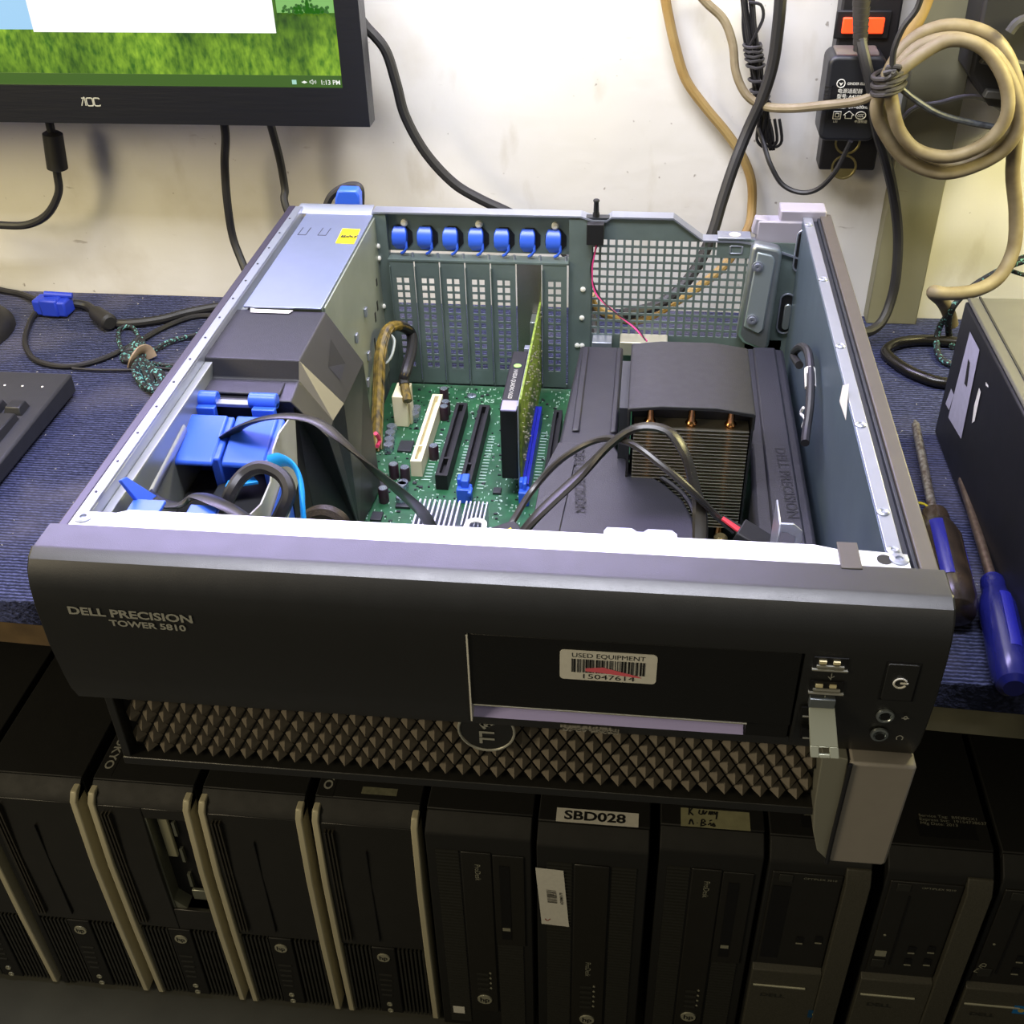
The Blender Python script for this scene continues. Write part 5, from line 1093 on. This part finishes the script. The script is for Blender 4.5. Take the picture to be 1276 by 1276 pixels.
hw = [[(0, 0), (.1, 1.2)], [(.1, .6), (.5, 1.2)], [(.1, .6), (.6, 0)], [(1.5, 1), (1.4, .4), (1.8, .3), (2, 1), (2.1, .3), (2.5, .9)], [(2.7, .3), (2.9, .9), (3, .3), (3.2, .9), (3.3, .3)], [(3.5, .9), (3.6, .4), (3.9, .9), (3.7, -.4)]]
hw2 = [[(0, -1.6), (.3, -.7), (.6, -1.6)], [(1.1, -1.3), (1.15, -1.25)], [(1.6, -1.8), (1.8, -.6), (2.2, -.9), (1.8, -1.2), (2.3, -1.4), (1.7, -1.7)], [(2.6, -1.5), (2.9, -1.1), (3, -1.6)], [(3.2, -1.6), (3.3, -1.1), (3.5, -1.6), (3.2, -1.6)], [(2.8, -.8), (3.1, -.6)]]
stroke(hw+hw2, .0006, M_ink, lb, 'handwriting', q+Vector((-.024, .002, .0006)), (1, 0, 0), (0, 1, 0), .0065)
# three towers of the other kind, with a slanted grey textured edge
def opt(x0, x1, label, drive='slot', tagtxt=None, sticker=None, yf=YF-.004, top=ZT, model='OPTIPLEX 3010'):
    t = thing('computer_tower', label, 'computer', ((x0+x1)/2, yf+.2, ZF), 'black towers in a row under the table'); w = x1-x0
    base_case(t, x0, x1, top, yf)
    MB().prism([(yf+.018, top-.001), (yf+.003, top-.013), (yf, top-.018), (yf, ZF+.006), (yf+.018, ZF+.006)], 'x', x0, x1).build('front_frame', M_tw, t, bevel=.0012)
    MB().prism([(yf-.001, top-.016), (yf-.008, top-.03), (yf-.008, top-.3), (yf, top-.33), (yf+.002, top-.33), (yf+.002, top-.016)], 'x', x1-.022, x1-.0005).build('textured_edge', M_dell, t, bevel=.0015)
    MB().prism([(yf+.002, top-.168), (yf-.006, top-.172), (yf-.006, ZF+.012), (yf+.002, ZF+.012)], 'x', x0+.001, x1-.022).build('lower_grille', M_dell, t, bevel=.001)
    MB().tube([(x0+.004, yf-.0065, top-.196), (x1-.035, yf-.0065, top-.196)], .0012, 6).build('bright_line', M_logo, t)
    MB().box(x0+.004, x1-.023, yf-.002, yf+.001, top-.166, top-.026).build('upper_panel', M_tw2, t, bevel=.001)
    if drive == 'slot':
        MB().box(x0+.006, x0+.022, yf-.0026, yf-.0018, top-.155, top-.045).build('open_slot', M_dark, t)
    else:
        MB().box(x0+.0225, x0+.0238, yf-.0028, yf-.0018, top-.15, top-.045).build('drive_seam', M_dark, t)
        text('DVD', .008, M_logo, t, (x0+.0085, yf-.0022, top-.152), bold=.02, right=(.3, 0, 1), up=(-1, 0, .3)) if drive == 'dvd' else MB().box(x0+.008, x0+.018, yf-.0026, yf-.0018, top-.138, top-.13).build('disc_mark', M_logo, t)
        MB().box(x0+.007, x0+.019, yf-.0032, yf-.0018, top-.155, top-.143).build('eject_button', M_rib, t, bevel=.0006)
        MB().lathe([(0, .0013), (.0004, .0012)], (x0+.012, yf-.002, top-.105), (0, -1, 0), 8).build('drive_light', M_logo, t)
    MB().box(x0+.010, x0+.022, yf-.003, yf-.0018, top-.038, top-.028).build('power_button', M_rib, t, bevel=.0008)
    text(model, .0036, M_logo, t, (x0+.031, yf-.0022, top-.033), xs=1.2)
    for a_, b_ in ((.036, .128), (.053, .125), (.036, .147), (.053, .145)):
        if drive == 'slot' and b_ > .14: continue
        MB().box(x0+a_, x0+a_+.006, yf-.003, yf-.0018, top-b_, top-b_+.009).build('usb_port', M_dark, t)
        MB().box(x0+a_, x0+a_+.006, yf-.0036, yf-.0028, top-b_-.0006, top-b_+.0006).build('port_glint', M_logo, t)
    if tagtxt:
        p_ = MB().box(x0+.028, x0+.078, yf+.028, yf+.046, top, top+.0003).build('service_label', M_dark, t)
        text(tagtxt, .0042, M_logo, p_, (x0+.031, yf+.041, top+.0004), right=(1, 0, 0), up=(0, 1, 0), xs=1.25)
    if sticker:
        text('DELL', .0075, M_rib, t, (x0+.012, yf-.0064, top-.215), xs=1.4, bold=.02)
        sx, sz, col = sticker
        o = MB().box(sx, sx+.014, yf-.0068, yf-.006, sz, sz+.012).build('logo_sticker', mat('sticker_'+col, col, .4), t)
        MB().lathe([(0, .003), (.0003, .003)], (sx+.007, yf-.0068, sz+.006), (0, -1, 0), 12).build('sticker_mark', mat('sticker_mark', 'b5a25a', .5), o)
    return t
opt(.4135, .5015, 'tower with open black slot and slanted grey textured edge, under the silver foot', 'slot', 'Service Tag', (.475, ZT-.245, '16486e'), model='OPTIPLEX 3010')
t9 = opt(.5145, .6035, 'tower with closed disc drive and small service label printed on its top', 'disc', 'Service Tag:  B9D8QX1\nExpress Svc:  19154738637\nMfg Date: 2013', (.585, ZT-.27, '2a3f66'), model='OPTIPLEX 9010')
t10 = opt(.6105, .70, 'rightmost tower, with DVD lettering, cut by the right edge', 'dvd', 'Date', (.660, ZT-.205, '1c72b8'), model='OPTIPLEX')
MB().box(.668, .68, YF-.0072, YF-.0066, ZT-.095, ZT-.06).build('pale_sticker', M_white, t10)

# ================================================================== LIGHT
def area(name, loc, target, sx, sy, power, col):
    l = bpy.data.lights.new(name, 'AREA'); l.shape = 'RECTANGLE'; l.size = sx; l.size_y = sy; l.energy = power; l.color = col
    o = bpy.data.objects.new(name, l); COL.objects.link(o); o.location = loc; o.rotation_euler = (Vector(target)-Vector(loc)).to_track_quat('-Z', 'Y').to_euler(); return o
area('ceiling_tube_light', (.14, .08, 1.0), (.14, .3, .0), .8, .22, 18.5, (.88, .89, 1))
area('wall_tube_light', (-.06, .60, .645), (.0, .0, .17), 1.0, .17, 12, (.60, .52, 1))
area('added_wall_hotspot', (.13, .46, .52), (.15, .64, .29), .14, .05, 1.2, (1, .98, .88))  # added lamp, only there to make the bright spot on the wall
area('room_light', (-1.1, -.75, .75), (.2, .2, 0), .5, .4, 11, (1, .84, .56))
area('room_fill_light', (.7, -1.2, 1.5), (.2, .2, 0), 1.0, .4, 2.4, (1, .88, .6))
area('right_warm_light', (.80, .50, .42), (.60, .64, .10), .15, .15, 4.5, (1, .90, .42))
area('left_warm_light', (-.5, .25, .5), (-.15, .64, .15), .25, .25, 3, (1, .85, .38))
w = bpy.data.worlds.new('room'); bpy.context.scene.world = w; w.use_nodes = True
w.node_tree.nodes['Background'].inputs[0].default_value = (.9, .85, .7, 1); w.node_tree.nodes['Background'].inputs[1].default_value = .09
# camera
cam = bpy.data.cameras.new('camera'); co_ = bpy.data.objects.new('camera', cam); COL.objects.link(co_)
cam.sensor_width = 36; cam.sensor_fit = 'HORIZONTAL'; cam.lens = 36*FPX/WPX; cam.clip_start = .01; cam.clip_end = 20
co_.location = CAM; co_.rotation_euler = ROT; bpy.context.scene.camera = co_
sc = bpy.context.scene; sc.view_settings.view_transform = 'Standard'; sc.view_settings.exposure = 0
